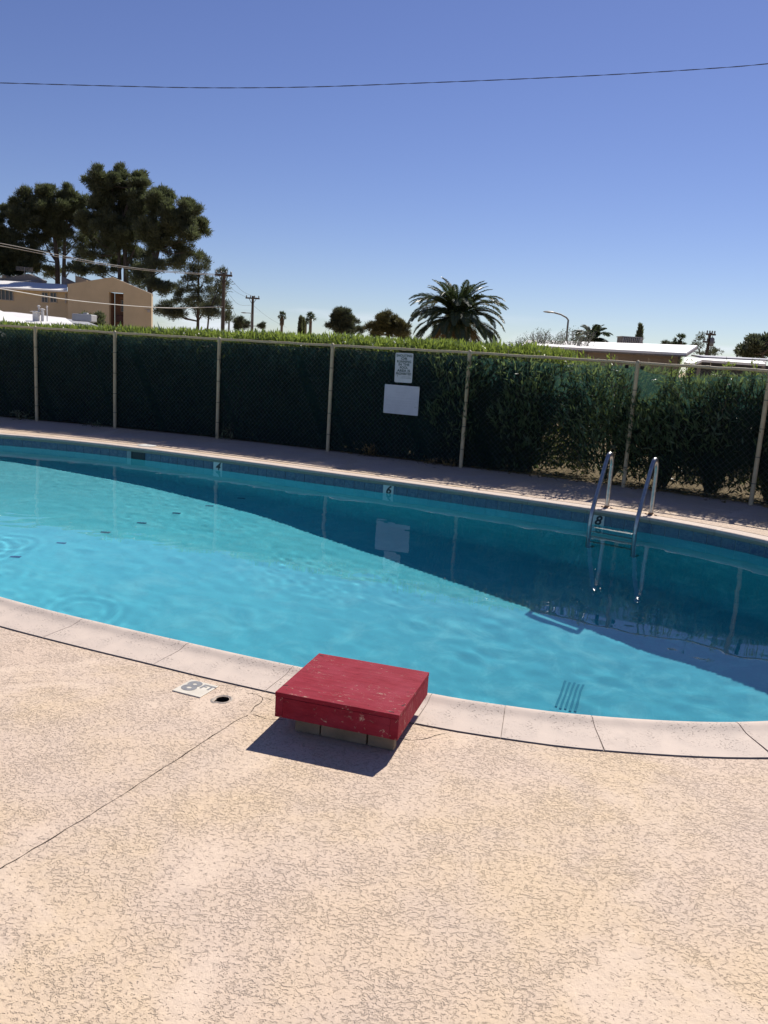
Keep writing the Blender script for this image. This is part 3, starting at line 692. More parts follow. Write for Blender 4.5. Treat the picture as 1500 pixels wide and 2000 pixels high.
for cx, cz, a0 in ((w1 / 2 - rr, h1 / 2 - rr, 0), (-w1 / 2 + rr, h1 / 2 - rr, 90), (-w1 / 2 + rr, -h1 / 2 + rr, 180), (w1 / 2 - rr, -h1 / 2 + rr, 270)):
    for k in range(6): a_ = R(a0 + 18 * k); outl.append((cx + rr * math.cos(a_), 0, cz + rr * math.sin(a_)))
MB().prism(outl, (0, .0025, 0)).build('plate', M_SIGN, s1)
rows = [('SHOUTING', .405, .89), ('OR', .305, .36), ('RUNNING', .205, .80), ('IN THE', .105, .62), ('POOL', .005, .46), ('AREA IS', -.100, .74), ('PROHIBITED', -.205, .86)]
for txt, z, wf in rows:
    me = text_mesh(txt, h1 * .102, .0004, 0, .0016, spacing=1.05); xs_ = [v.co.x for v in me.vertices]; wd = max(xs_) - min(xs_)
    o = link('lettering', me, M_LETTER, s1, (0, -.0006, z * h1)); o.rotation_euler = (R(90), 0, 0); o.scale = (wf * w1 / wd, 1.12, 1)
fl_ = MB()
for z, x_a, x_b in ((-.30, -.08, .36), (-.345, -.14, .38)):
    x = x_a * w1
    while x < x_b * w1: ww = random.uniform(.006, .014); fl_.box((x + ww / 2, -.0006, z * h1), (ww, .0006, .009)); x += ww + .006
fl_.build('small_print', material('faded small print', (.22, .26, .26), .7), s1)['kind'] = 'stuff'
for x_, z_ in ((0, h1 / 2 - .014), (0, -h1 / 2 + .014)): MB().lathe([(.006, 0), (.006, .002), (.003, .0035)], 10).build('bolt', M_STEEL, s1, (x_, -.001, z_)).rotation_euler = (R(90), 0, 0)
s2, w2, h2 = sign_root([(751.5, 750), (819.5, 755.5), (816, 812.5), (748.5, 806)], 'notice_board', 'blank-looking wide white notice with very faint print under the warning sign')
MB().box((0, .002, 0), (w2, .004, h2), bev=.0012).build('board', mottled('bleached notice', (.55, .56, .60), (.49, .50, .54), 5, .6), s2)
fp = MB()
for z, xa, xb in ((.25, -.17, .1), (.16, -.2, .2), (.06, -.4, .38), (-.04, -.4, .4), (-.10, -.3, .36), (-.20, -.42, .42), (-.29, -.1, .08)):
    x = xa * w2
    while x < xb * w2: ww = random.uniform(.012, .035); fp.box((x + ww / 2, -.0004, z * h2 + random.uniform(-.002, .002)), (ww, .0005, .006)); x += ww + random.uniform(.008, .03)
fp.build('faint_print', material('bleached print', (.43, .44, .48), .8), s2)['kind'] = 'stuff'
M_TAPE = mottled('yellowed tape', (.42, .42, .33), (.5, .5, .4), 10, .5)
for sg in (1, -1): MB().box((0, 0, 0), (.02, .002, .024)).build('tape', M_TAPE, s2, (sg * (w2 / 2 - .012), -.001, sg * (h2 / 2 - .015)))

# ------------------------------------------------------------------ oleander hedge behind the fence
M_OLE = leaf_material('oleander leaf', (.055, .095, .030), (.11, .15, .045), .42, (.33, .43, .07), .38, 1.0)
M_OLE2 = leaf_material('oleander leaf, open bush', (.045, .080, .040), (.095, .135, .065), .38, (.22, .30, .10), .36, 1.0)
M_STEM = mottled('oleander stem', (.10, .075, .045), (.18, .14, .09), 12, .85)
def fence_pt(s):                          # s: 0..len(PV)-1 along the posts
    i = int(min(max(math.floor(s), 0), len(PV) - 2)); return PV[i].lerp(PV[i + 1], s - i)
def fence_back(s):
    i = int(min(max(math.floor(s), 0), len(PV) - 2)); u = (PV[i + 1] - PV[i]).normalized(); n = Vector((-u.y, u.x, 0)); return n if n.y > 0 else -n
fence_len = [(PV[i + 1] - PV[i]).length for i in range(len(PV) - 1)]
def hedge_cloud(n, s0, s1, zmin, zmax_f, dmin, dmax, zpow=1.0):
    S = rng.uniform(s0, s1, n); D = rng.uniform(dmin, dmax, n); U = rng.uniform(0, 1, n) ** zpow; P = np.empty((n, 3))
    for k in range(n):
        p = fence_pt(S[k]) + fence_back(S[k]) * D[k]; zt = zmax_f(S[k], D[k]); P[k] = (p.x, p.y, zmin + (zt - zmin) * U[k])
    return P, S
def top_h(s, d):                          # trimmed top
    base = np.interp(s, [0, 2, 3, 4, 5, 6, 6.45, 6.7, 7, 8, 9, 11], [1.72, 1.73, 1.77, 1.81, 1.84, 1.85, 1.83, 1.74, 1.66, 1.60, 1.62, 1.6])
    return base + .018 * math.sin(s * 9.1 + d * 3) + .014 * math.sin(s * 23 + 1)
hedge = root('oleander_hedge', (0, 0, 0), 'long clipped oleander hedge with bright green top showing over the fence', 'hedge')
SPLIT = 5.6
Pp, S_ = hedge_cloud(64000, 0, SPLIT + 1.1, .06, lambda s, d: top_h(s, d) - .03, .20, 1.30)
dr = rng.normal(size=Pp.shape) * .8; dr[:, 2] += .55
v1, f1 = leaves(Pp, dr, .115, .026)
# a dense top of upright shoots
Pt, St = hedge_cloud(26000, 0, SPLIT + .95, 0, lambda s, d: 1, .20, 1.35)
for k in range(len(Pt)): Pt[k, 2] = top_h(St[k], 0) - rng.uniform(.02, .20) + (.05 * rng.uniform() if rng.uniform() < .03 else 0)
dt = rng.normal(size=Pt.shape) * .42; dt[:, 2] = abs(dt[:, 2]) + .8
v2, f2 = leaves(Pt, dt, .085, .021)
me = np_mesh('foliage', np.vstack([v1, v2]), np.vstack([f1, f2 + len(v1)])); o = link('foliage', me, M_OLE, hedge); o['kind'] = 'stuff'
# inner mass: oversized leaves added to block light through the middle of the hedge
Pc, Sc_ = hedge_cloud(27000, 0, SPLIT + .75, .03, lambda s, d: top_h(s, d) - .16, .38, 1.15)
v3, f3 = leaves(Pc, rng.normal(size=Pc.shape), .26, .13); o = link('filler_foliage', np_mesh('filler_foliage', v3, f3), M_OLE2, hedge); o['kind'] = 'stuff'
def stems(s0, s1, n, seed, h=1.5, spread=.35):
    rd = random.Random(seed); mb = MB()
    for _ in range(n):
        s = rd.uniform(s0, s1); p = fence_pt(s) + fence_back(s) * rd.uniform(.25, .7)
        for _k in range(rd.randint(4, 7)):
            a = rd.uniform(0, 2 * math.pi); l = rd.uniform(.6, 1) * h; sp_ = rd.uniform(.1, spread) * l
            q = [p + Vector((math.cos(a) * .05, math.sin(a) * .05, 0)), p + Vector((math.cos(a) * sp_ * .35, math.sin(a) * sp_ * .35, l * .4)), p + Vector((math.cos(a) * sp_, math.sin(a) * sp_, l))]
            mb.tube(q, [.016, .011, .004], 5, cap=False)
            b = q[1]; a2 = a + rd.uniform(-1.2, 1.2); mb.tube([b, b + Vector((math.cos(a2) * .18, math.sin(a2) * .18, l * .35))], [.008, .003], 4, cap=False)
    return mb
o = stems(0, SPLIT + .6, 34, 3).build('stems', M_STEM, hedge); o['kind'] = 'stuff'
# separate, more open bushes towards the right
bush_spots = [(5.85, 1.62, .60), (6.35, 1.62, .62), (6.86, 1.60, .62), (7.22, 1.22, .60), (7.62, 1.52, .66), (8.02, 1.62, .68), (8.42, 1.58, .66), (8.85, 1.62, .62), (9.4, 1.6, .66), (10.0, 1.6, .66), (10.6, 1.6, .66)]
bl_ = ['left of the ladder in the fifth fence bay', 'just left of the handrails, thin at its foot', 'right behind the fence post above the ladder', 'low and loose under the sagging green screen', 'tall and dense right of the sagging screen', 'dark and dense mid bay right of the ladder', 'left of the last post on the right', 'beyond the rightmost visible post']
for i, (s, h, rad) in enumerate(bush_spots):
    lab = 'oleander bush ' + bl_[i] if i < len(bl_) else 'oleander bush at the unseen right end of the fence, ' + ['first', 'second', 'last'][i - len(bl_)] + ' there'
    c = fence_pt(s) + fence_back(s) * (.10 + rad * .85)
    b = root('oleander_bush', c, lab, 'bush', 'open oleander bushes behind the right-hand fence')
    n = int(5600 * (rad / .45) ** 2); ph = rng.uniform(0, 2 * math.pi, n); U = rng.uniform(0, 1, n) ** .8
    Zb = .05 + (h - .05) * U; rr_ = rad * np.clip(.62 + .55 * np.sin(np.pi * np.clip(U * .66 + .08, 0, 1)), 0, 1.15) * (rng.uniform(0, 1, n) ** .55)
    lump = 1 + .25 * np.sin(ph * 3 + i) + .15 * np.sin(Zb * 8 + ph * 2)
    P = np.column_stack([rr_ * lump * np.cos(ph) * 1.15, rr_ * lump * np.sin(ph), Zb])
    keep = np.sin(P[:, 0] * 9 + i * 2) + np.sin(P[:, 2] * 7 + i) + rng.uniform(-1.2, 1.6, n) > -1.1; keep &= rng.uniform(0, 1, n) < np.clip(.50 + U * 2.0, 0, 1); P = P[keep]
    d = P.copy(); d[:, 2] = 0; d /= np.linalg.norm(d, axis=1)[:, None] + 1e-6; d = d * .5 + rng.normal(size=d.shape) * .45; d[:, 2] += .75
    v, f = leaves(P, d, .12, .024); o = link('foliage', np_mesh('foliage', v, f), M_OLE2, b); o['kind'] = 'stuff'
    rd = random.Random(i + 50); mb = MB()
    for _k in range(26):
        a = rd.uniform(0, 2 * math.pi); l = h * rd.uniform(.7, 1.02); sp_ = rad * rd.uniform(.3, .95); o0 = Vector((math.cos(a) * .07, math.sin(a) * .07, 0))
        q = [o0, o0 + Vector((math.cos(a) * sp_ * .3, math.sin(a) * sp_ * .3, l * .38)), o0 + Vector((math.cos(a) * sp_ * .75, math.sin(a) * sp_ * .75, l * .75)), o0 + Vector((math.cos(a) * sp_, math.sin(a) * sp_, l))]
        mb.tube(q, [.013, .010, .006, .003], 5, cap=False)
        for _m in range(3):
            t0 = rd.choice(q[1:3]); a2 = a + rd.uniform(-1.5, 1.5); mb.tube([t0, t0 + Vector((math.cos(a2) * .16, math.sin(a2) * .16, .22))], [.006, .002], 4, cap=False)
    mb.build('stem', M_STEM, b)
# loose shoots that stand over the rail on the right
NEARBY = (('thin leafy shoot over the rail left of the cooler', 1100, .16), ('bent leafy shoot on the rail below the cooler', 1190, .12), ('pale leafy shoot over the rail beside the fence post', 1312, .14), ('short leafy shoot over the rail under the roof corner', 1345, .11), ('leafy shoot over the rail under the carport edge', 1420, .14), ('spreading leafy shoot over the rail near the last post', 1472, .15))
for lab, px_, hh in NEARBY:
    d_ = ray(px_, 715); best = min(((k / 50) for k in range(300, 440)), key=lambda q: abs((fence_pt(q) - CAM).x / (fence_pt(q) - CAM).y - d_.x / d_.y))
    p_ = fence_pt(best) + fence_back(best) * .12; sh_ = root('shoot', (p_.x, p_.y, 1.40), lab, 'plant shoot', 'leafy shoots over the right fence rail')
    mb = MB(); P_ = []; D_ = []
    for k in range(5):
        a_ = rng.uniform(0, 6.28); tip = Vector((math.cos(a_) * .07, math.sin(a_) * .04, .27 + hh * rng.uniform(.6, 1.1))); mb.tube([(0, 0, 0), tip * .6, tip], [.004, .003, .0015], 4, cap=False)
        for q in range(11): f_ = rng.uniform(.35, 1); P_.append(tuple(tip * f_)); D_.append((rng.normal() * .6, rng.normal() * .6, .7))
    v, f = leaves(np.array(P_), np.array(D_), .055, .016); link('foliage', np_mesh('foliage', v, f), M_OLE, sh_); mb.build('stem', M_STEM, sh_)['kind'] = 'stuff'

# dry leaves and small weeds at the foot of the fence
def weed(px, py, label, n, h, rad, mat, upright=.6, back=.06):
    c = flat(px, py); w = root('weed', c, label, 'weed', 'small weeds at the foot of the fence')
    P = np.column_stack([rng.normal(0, rad, n), rng.normal(0, rad * .5, n), rng.uniform(0, h, n) ** 1.2 * .9]); d = rng.normal(size=P.shape) * .7; d[:, 2] += upright
    v, f = leaves(P, d, h * .28 + .02, .018); v[:, 2] = np.maximum(v[:, 2], .002); link('leaf_tuft', np_mesh('leaf_tuft', v, f), mat, w)['kind'] = 'stuff'
    mb = MB()
    for k in range(5): a = random.uniform(0, 6.28); mb.tube([(0, 0, 0), (math.cos(a) * rad, math.sin(a) * rad * .5, h * random.uniform(.6, 1))], [.004, .0015], 4, cap=False)
    mb.build('stem', M_STEM, w)['kind'] = 'stuff'
M_DRY = leaf_material('dry yellow leaf', (.30, .20, .07), (.17, .12, .05), .3, None, .6, 6)
M_WEED = leaf_material('grey green weed leaf', (.10, .14, .07), (.17, .18, .10), .3, None, .5, 6)
weed(40, 820, 'small grey weed left of the leftmost fence post', 60, .22, .12, M_WEED)
weed(180, 834, 'thin weed between the two leftmost fence posts', 30, .12, .10, M_WEED)
weed(452, 859, 'pale leafy weed right of the third fence post', 80, .30, .13, M_WEED)
weed(722, 891, 'tuft of dry yellow leaves below the notices', 110, .26, .085, M_DRY, .3)
weed(845, 907, 'low dry tuft left of the fifth fence post', 60, .14, .10, M_DRY, .3)
weed(884, 911, 'yellow dry tuft touching the fifth fence post', 60, .17, .09, M_DRY, .3)
weed(868, 896, 'taller grey weed seen through the fence near the fifth post', 70, .34, .09, M_WEED)
lt_ = rng.uniform(5.0, 9.2, 900); Pd = np.empty((900, 3))
for k, s in enumerate(lt_): p = fence_pt(s) + fence_back(s) * rng.normal(.28, .22); Pd[k] = (p.x, p.y, rng.uniform(-.012, .03) if rng.uniform() < .8 else .03)
dd = rng.normal(size=Pd.shape); dd[:, 2] *= .25; v, f = leaves(Pd, dd, .09, .02); o = link('fallen_leaves', np_mesh('fallen_leaves', v, f), M_DRY); tag(o, 'dry fallen leaves scattered along the foot of the right fence', 'fallen leaves', kind='stuff')
nL = 26; Pl = np.array([tuple(flat(*p, .004)) for p in [(random.uniform(560, 1490), 0) for _ in range(0)]]) if False else None

# ------------------------------------------------------------------ far things: helpers
def px_scale(Y): return Y / F_PX / .98
# ---- pines
M_PINE = leaf_material('pine needles', (.048, .062, .034), (.105, .115, .060), .36, (.16, .19, .08), .6, .35)
M_PINE2 = leaf_material('pale pine needles', (.050, .062, .036), (.080, .090, .050), .3, (.12, .14, .07), .6, .35)
M_BARK = mottled('pine bark', (.055, .042, .034), (.095, .075, .06), 3, .9, .03, 8)
def lobe_tree(label, Y, lobes, trunks, name='pine_tree', cat='pine tree', mat=M_PINE, bark=M_BARK, dens=1.0, group=None, tuft=(.30, .05), up=.75, conv=None, depth=1.0):
    conv = conv or (lambda x, y: (x / 3.5714, y / 3.5714 + 300)); sc_ = px_scale(Y)
    base = trunks[0][0][0]; q = far(*conv(*base), Y); g = Vector((q.x, q.y, -.02))
    t = root(name, g, label, cat, group); V_ = []; F_ = []; n0 = 0
    k_ = (Vector(conv(1, 0)) - Vector(conv(0, 0))).length
    P_all = []; D_all = []
    for lb in lobes:
        cx, cy, rx, ry = lb[:4]; dn_ = (lb[4] if len(lb) > 4 else 1.0) * dens
        c = far(*conv(cx, cy), Y); rx *= k_ * sc_; ry *= k_ * sc_; dy = rng.uniform(-1, 1) * 1.6 * depth; rz_ = (rx + ry) / 2
        nsub = max(7, int(9 + rx * ry * 14))
        # a lobe is a heap of smaller puffs
        for _ in range(nsub):
            w = rng.normal(size=3); w /= np.linalg.norm(w); rad = rng.uniform(.2, 1.12)
            pc = np.array([c.x - g.x + w[0] * rx * rad, dy + w[1] * rz_ * rad, c.z - g.z + w[2] * ry * rad]); pr = rng.uniform(.17, .36) * min(rx, ry, 1.4) + .10
            m = int((pr ** 2) * 3400 * dn_); ww = rng.normal(size=(m, 3)); ww /= np.linalg.norm(ww, axis=1)[:, None]
            P = pc + ww * pr * rng.uniform(.2, 1.0, (m, 1)) * np.array([1.25, 1.25, .8]); d = ww * .7 + rng.normal(size=(m, 3)) * .5; d[:, 2] += up; d += w * .4
            P_all.append(P); D_all.append(d)
    P = np.vstack(P_all); d = np.vstack(D_all); P = P + rng.normal(0, .07, P.shape); v, f = leaves(P, d, tuft[0], tuft[1])
    o = link('crown', np_mesh('crown', v, f), mat, t)
    mb = MB()
    for pts, r0_ in trunks:
        q = [far(*conv(*p), Y) - g for p in pts]; 
        if pts is trunks[0][0]: q[0] = Vector((q[0].x, q[0].y, 0))
        for j, p in enumerate(q): p.y += 0
        n = len(q); mb.tube(q, [r0_ * .62 * (1 - .75 * j / (n - 1)) for j in range(n)], 7)
    for lb in lobes:                      # limbs reaching into the lobes
        c = far(*conv(lb[0], lb[1]), Y) - g; best = None
        for pts, r0_ in trunks:
            for p in pts:
                q = far(*conv(*p), Y) - g
                if q.z < c.z + .3:
                    dd_ = (q - c).length
                    if best is None or dd_ < best[0]: best = (dd_, q)
        if best and best[0] < 9:
            q = best[1]; mid_ = q.lerp(c, .5) + Vector((0, rng.uniform(-.3, .3), -.25 * best[0] * .3)); mb.tube([q, mid_, c + Vector((0, rng.uniform(-.8, .8), 0))], [.07, .05, .02], 5, cap=False)
    mb.build('trunk', bark, t); return t
G_P = 'tall pines behind the tan apartment building'
lobe_tree('dark pine cut off by the left edge of the view', 74, [(-20, 470, 50, 60), (10, 560, 70, 80), (80, 610, 120, 70), (150, 690, 120, 60), (30, 700, 130, 80), (110, 780, 130, 60), (230, 790, 80, 50), (0, 800, 100, 60), (-40, 640, 80, 120)], [([(60, 900), (50, 760), (20, 600), (-10, 480)], .4), ([(55, 780), (130, 690)], .2)], group=G_P)
lobe_tree('broad rounded pine left of the tallest pine', 75, [(310, 285, 75, 55), (470, 300, 75, 60), (210, 350, 90, 70), (90, 430, 55, 50), (60, 410, 30, 30), (360, 390, 120, 90), (500, 370, 85, 85), (350, 480, 120, 80), (430, 540, 100, 60), (230, 650, 90, 40, .4), (320, 820, 70, 40, .5), (500, 800, 60, 50, .3), (190, 480, 90, 65), (290, 590, 90, 50, .7), (520, 430, 60, 60), (540, 600, 60, 60, .35), (360, 650, 90, 40, .5), (560, 720, 60, 60, .25), (270, 720, 60, 50, .6)],
          [([(405, 890), (400, 760), (385, 620), (360, 470), (320, 330)], .42), ([(445, 890), (448, 720), (455, 560), (470, 380)], .33), ([(400, 760), (340, 680), (300, 590)], .2)], group=G_P)
lobe_tree('tallest pine with twin pointed tops', 73, [(735, 220, 80, 90), (815, 150, 45, 60), (790, 230, 70, 90), (945, 170, 55, 75), (985, 250, 60, 90), (920, 290, 80, 90), (720, 360, 100, 80), (860, 390, 110, 90), (990, 390, 60, 90), (650, 480, 90, 60), (790, 510, 120, 80), (930, 560, 100, 70), (610, 540, 60, 50), (700, 610, 100, 50, .8), (820, 640, 80, 50, .7), (800, 740, 60, 45, .8), (620, 820, 85, 35, .9), (700, 800, 80, 40, .6), (940, 800, 70, 60, .35), (960, 900, 60, 50, .3), (700, 710, 100, 40, .4), (920, 690, 60, 50, .6), (640, 700, 70, 40, .4)],
          [([(880, 900), (880, 800), (868, 640), (860, 450), (930, 230)], .45), ([(835, 880), (832, 700), (800, 480), (780, 200)], .28), ([(880, 800), (930, 690), (960, 560)], .2)], group=G_P)
lobe_tree('leaning pine right of the tallest one', 71, [(1110, 280, 70, 40), (1150, 300, 50, 55), (1080, 370, 70, 80), (1180, 420, 80, 65), (1290, 350, 50, 45), (1320, 420, 70, 70), (1350, 480, 60, 60), (1270, 520, 100, 60), (1150, 540, 100, 75), (1340, 580, 65, 45), (1060, 560, 70, 70), (1110, 640, 90, 50, .7), (1240, 650, 90, 50, .6), (1300, 700, 60, 40, .5), (1190, 760, 70, 60, .3), (1140, 800, 90, 60, .25),  (1240, 760, 60, 60, .25), (1010, 730, 60, 70, .4), (980, 840, 70, 60, .3), (1120, 930, 80, 50, .9), (1060, 900, 50, 40, .6)],
          [([(1030, 980), (1050, 870), (1085, 760), (1105, 670), (1175, 560), (1290, 420)], .42), ([(1085, 760), (1060, 640), (1100, 380)], .28), ([(1105, 670), (1180, 640), (1300, 600)], .18)], group=G_P)
lobe_tree('pale thin pine right of the building', 82, [(1385, 720, 45, 40, .6), (1430, 740, 35, 45, .5), (1360, 800, 70, 45, .6), (1450, 810, 50, 30, .5), (1330, 880, 70, 45, .5), (1430, 890, 60, 40, .5), (1400, 960, 80, 50, .6), (1290, 990, 80, 50, .6), (1350, 1060, 90, 55, .7), (1450, 1050, 50, 50, .6), (1120, 1060, 90, 55, .8), (1200, 1110, 70, 40, .8), (1230, 930, 50, 40, .5), (1260, 1120, 80, 40)],
          [([(1382, 1170), (1384, 1000), (1386, 850), (1384, 720)], .28), ([(1384, 950), (1330, 880)], .12)], mat=M_PINE2, group=G_P, dens=.42)
cv = lambda x, y: (x, y)
lobe_tree('thin pale tree with a leaning dark stem beside the nearer utility pole', 70, [(432, 536, 9, 9, .35), (436, 555, 13, 12, .4), (427, 572, 13, 11, .4), (420, 592, 16, 11, .5), (434, 597, 13, 10, .5), (416, 615, 20, 10, .6), (436, 617, 12, 10, .6), (404, 600, 12, 10, .5)],
          [([(401, 640), (408, 615), (416, 590), (427, 565), (432, 545)], .14)], mat=M_PINE2, conv=cv, group=G_P, dens=.6)
M_BUSHY = leaf_material('olive foliage', (.055, .060, .022), (.10, .09, .035), .3, (.14, .13, .05), .6, .3)
lobe_tree('blue green pine between the small palms and the brown tree', 95, [(664, 615, 15, 10), (676, 622, 18, 11), (657, 631, 15, 12), (680, 634, 19, 12), (668, 643, 24, 10), (698, 644, 12, 6), (664, 608, 8, 6)], [([(667, 665), (667, 640), (667, 615)], .3)], mat=M_PINE2, conv=cv, name='distant_tree', cat='tree')
lobe_tree('brownish round tree just left of the big date palm', 80, [(735, 634, 15, 14), (750, 626, 14, 12), (770, 630, 17, 14), (785, 640, 13, 13), (757, 643, 22, 12), (735, 650, 14, 8), (785, 655, 14, 9)], [([(760, 680), (759, 655), (757, 630)], .3), ([(759, 655), (775, 635)], .2)], mat=M_BUSHY, conv=cv, name='distant_tree', cat='tree')
lobe_tree('small faint tree left of the nearer utility poles gap', 110, [(470, 628, 9, 7), (476, 634, 8, 6), (510, 637, 7, 5), (464, 637, 7, 6)], [([(470, 655), (470, 630)], .12)], mat=M_PINE2, conv=cv, name='distant_tree', cat='tree')
lobe_tree('dark leafy tree at the right edge of the view', 42, [(1476, 676, 11, 11), (1492, 668, 15, 11), (1485, 686, 20, 12), (1510, 672, 18, 16), (1505, 688, 20, 12), (1470, 690, 12, 9), (1496, 680, 16, 14)], [([(1490, 715), (1490, 690), (1488, 672)], .14)], mat=M_PINE2, conv=cv, name='distant_tree', cat='tree', tuft=(.2, .07))
lobe_tree('feathery pale tree beside the crooked utility pole', 68, [(1358, 664, 8, 9, .35), (1365, 675, 11, 8, .4), (1352, 684, 12, 7, .4), (1378, 686, 14, 6, .5), (1394, 686, 8, 5, .4), (1370, 695, 20, 6, .5)], [([(1368, 712), (1367, 690), (1358, 665)], .1)], mat=M_PINE2, conv=cv, name='distant_tree', cat='tree', tuft=(.22, .05), dens=.5)
lobe_tree('low distant greenery behind the long white roof', 90, [(1302, 671, 9, 3, .6), (1312, 673, 8, 3, .6)], [([(1305, 690), (1305, 674)], .1)], mat=M_PINE2, conv=cv, name='distant_tree', cat='tree')
for i, (x, y, lab) in enumerate(((1014, 655, 'wispy leafless shrub right of the date palm'), (1043, 637, 'tall wispy grey shrub left of the street lamp'), (1083, 640, 'grey twiggy shrub beside the street lamp arm'), (1107, 632, 'wispy shrub crossing the street lamp pole'))):
    Y = 27; g = far(x, 690, Y); g.z = -.02; hh = (far(x, y - 6, Y).z); sh_ = root('wispy_shrub', g, lab, 'shrub', 'thin grey shrubs above the hedge'); rd = random.Random(i + 3); mb = MB(); tips = []
    def grow(p, d, l, r_, lev):
        q = p + d * l; m_ = p.lerp(q, .5) + Vector((rd.uniform(-1, 1), rd.uniform(-1, 1), 0)) * l * .06; mb.tube([p, m_, q], [r_, r_ * .85, r_ * .65], 4, cap=False)
        if lev == 0: tips.append(q); return
        tips.append(q)
        for _ in range(3 if lev > 1 else 4):
            nd = (d + Vector((rd.uniform(-.5, .5), rd.uniform(-.5, .5), rd.uniform(.1, .5)))).normalized(); grow(q, nd, l * rd.uniform(.42, .62), r_ * .62, lev - 1)
    for _ in range(6): grow(Vector((rd.uniform(-.2, .2), rd.uniform(-.2, .2), 0)), Vector((rd.uniform(-.3, .3), rd.uniform(-.2, .2), 1)).normalized(), hh * .45, .016, 3)
    mb.build('branches', mottled('grey twig', (.20, .18, .15), (.30, .27, .22), 5, .9), sh_)
    T_ = np.array([tuple(t_) for t_ in tips]); T_ = np.repeat(T_, 3, 0) + rng.normal(0, .05, (len(T_) * 3, 3)); v, f = leaves(T_, rng.normal(size=T_.shape) + np.array([0, 0, .3]), .06, .018)
    link('foliage', np_mesh('foliage', v, f), M_PINE2, sh_)

# ---- palms
M_FROND = leaf_material('date palm frond', (.040, .065, .032), (.075, .10, .050), .25, (.10, .14, .05), .4, .4)
M_FROND_DRY = leaf_material('dry palm frond', (.16, .12, .06), (.22, .16, .08), .2, None, .6, .4)
M_PALMBARK = mottled('palm trunk', (.11, .08, .055), (.20, .15, .10), 4, .9, .03, 9)
def frond_mesh(L, droop, nleaf=84, lw=.048, ll=.50, seed=0):
    """frond along +X starting level, rising then drooping"""
    rd = np.random.default_rng(seed); pts = []; ang = droop[0]; p = np.array([0., 0., 0.]); N = 16
    for k in range(N + 1):
        pts.append(p.copy()); a = droop[0] + (droop[1] - droop[0]) * (k / N) ** 1.25; p = p + np.array([math.cos(a), 0, math.sin(a)]) * L / N
    mb = MB().tube([Vector(q) for q in pts], [.035 * (1 - .85 * k / N) + .004 for k in range(N + 1)], 4, cap=False)
    pts = np.array(pts)
    for side in (-1, 1):
        for k in range(nleaf):
            f = .12 + .88 * k / nleaf; x = f * N; i0 = min(int(x), N - 1); q = pts[i0] + (pts[i0 + 1] - pts[i0]) * (x - i0); T = pts[i0 + 1] - pts[i0]; T /= np.linalg.norm(T)
            nrm = np.cross(T, [0, 1, 0]); l = ll * (math.sin(math.pi * min(1, f * .86 + .12)) ** .7) * rd.uniform(.85, 1.1)
            d = T * .75 + np.array([0, side, 0]) * .75 + nrm * (-.25 * -1) * rd.uniform(-.2, 1.0); d /= np.linalg.norm(d); w = np.cross(d, nrm); w /= np.linalg.norm(w) + 1e-9
            e = q + d * l + np.array([0, 0, -.12 * l]); m_ = q + d * l * .5
            mb.add([q, m_ + w * lw * .5, e, m_ - w * lw * .5], [(0, 1, 2, 3)])
    me = bpy.data.meshes.new('frond'); me.from_pydata(mb.v, [], mb.f); return me
def date_palm(px, py_crown, Y, width_px, label, nf=84, trunk_r=.30, dry=16, name='date_palm'):
    c = far(px, py_crown, Y); Lf = width_px / 2 * px_scale(Y) * 1.12; t = root(name, (c.x, c.y, -.02), label, 'palm tree'); h = c.z
    prof = [(trunk_r * 1.15, 0), (trunk_r, .5), (trunk_r * .95, h * .7), (trunk_r * 1.3, h - .25), (trunk_r * 1.35, h + .1), (trunk_r * .5, h + .45)]
    tm_ = MB().lathe(prof, 12)
    for k in range(60):
        a = k * 2.4; z = .3 + (h - .1) * k / 60; tm_.box((math.cos(a) * trunk_r * 1.02, math.sin(a) * trunk_r * 1.02, z), (.10, .10, .12), Matrix.Rotation(a, 3, 'Z') @ Matrix.Rotation(R(25), 3, 'Y'))
    tm_.build('trunk', M_PALMBARK, t)
    variants = [frond_mesh(Lf, (R(62), R(-2)), seed=1), frond_mesh(Lf * 1.02, (R(50), R(-42)), seed=2), frond_mesh(Lf * 1.0, (R(30), R(-62)), seed=3), frond_mesh(Lf * .95, (R(5), R(-72)), seed=4)]
    for m_ in variants: m_.materials.append(M_FROND)
    vd = frond_mesh(Lf * .8, (R(-25), R(-85)), 40, seed=5); vd.materials.append(M_FROND_DRY)
    for k in range(nf):
        f = k / nf; a = k * 2.39996 + random.uniform(-.1, .1); vi = 0 if f < .2 else 1 if f < .45 else 2 if f < .72 else 3
        o = link('frond', variants[vi], None, t, (math.cos(a) * trunk_r * .5, math.sin(a) * trunk_r * .5, h + .35 - .5 * f))
        tilt = -R(random.uniform(-6, 6)) - (R(20) * (1 - f / .2) if vi == 0 else 0)
        o.rotation_euler = (random.uniform(-.25, .25), tilt, a); o.scale = (1, 1, 1) if vi else (.78, .78, .78)
    for k in range(dry):
        a = k * 2.4; o = link('frond', vd, None, t, (math.cos(a) * trunk_r * .8, math.sin(a) * trunk_r * .8, h - .15)); o.rotation_euler = (0, random.uniform(-.1, .1), a); o['label'] = 'dry hanging frond'
    return t
date_palm(893, 622, 45, 176, 'large date palm with arching fronds standing above the hedge')
date_palm(1155, 668, 55, 70, 'small palm top behind the roof right of the street lamp', nf=34, dry=0, trunk_r=.2)
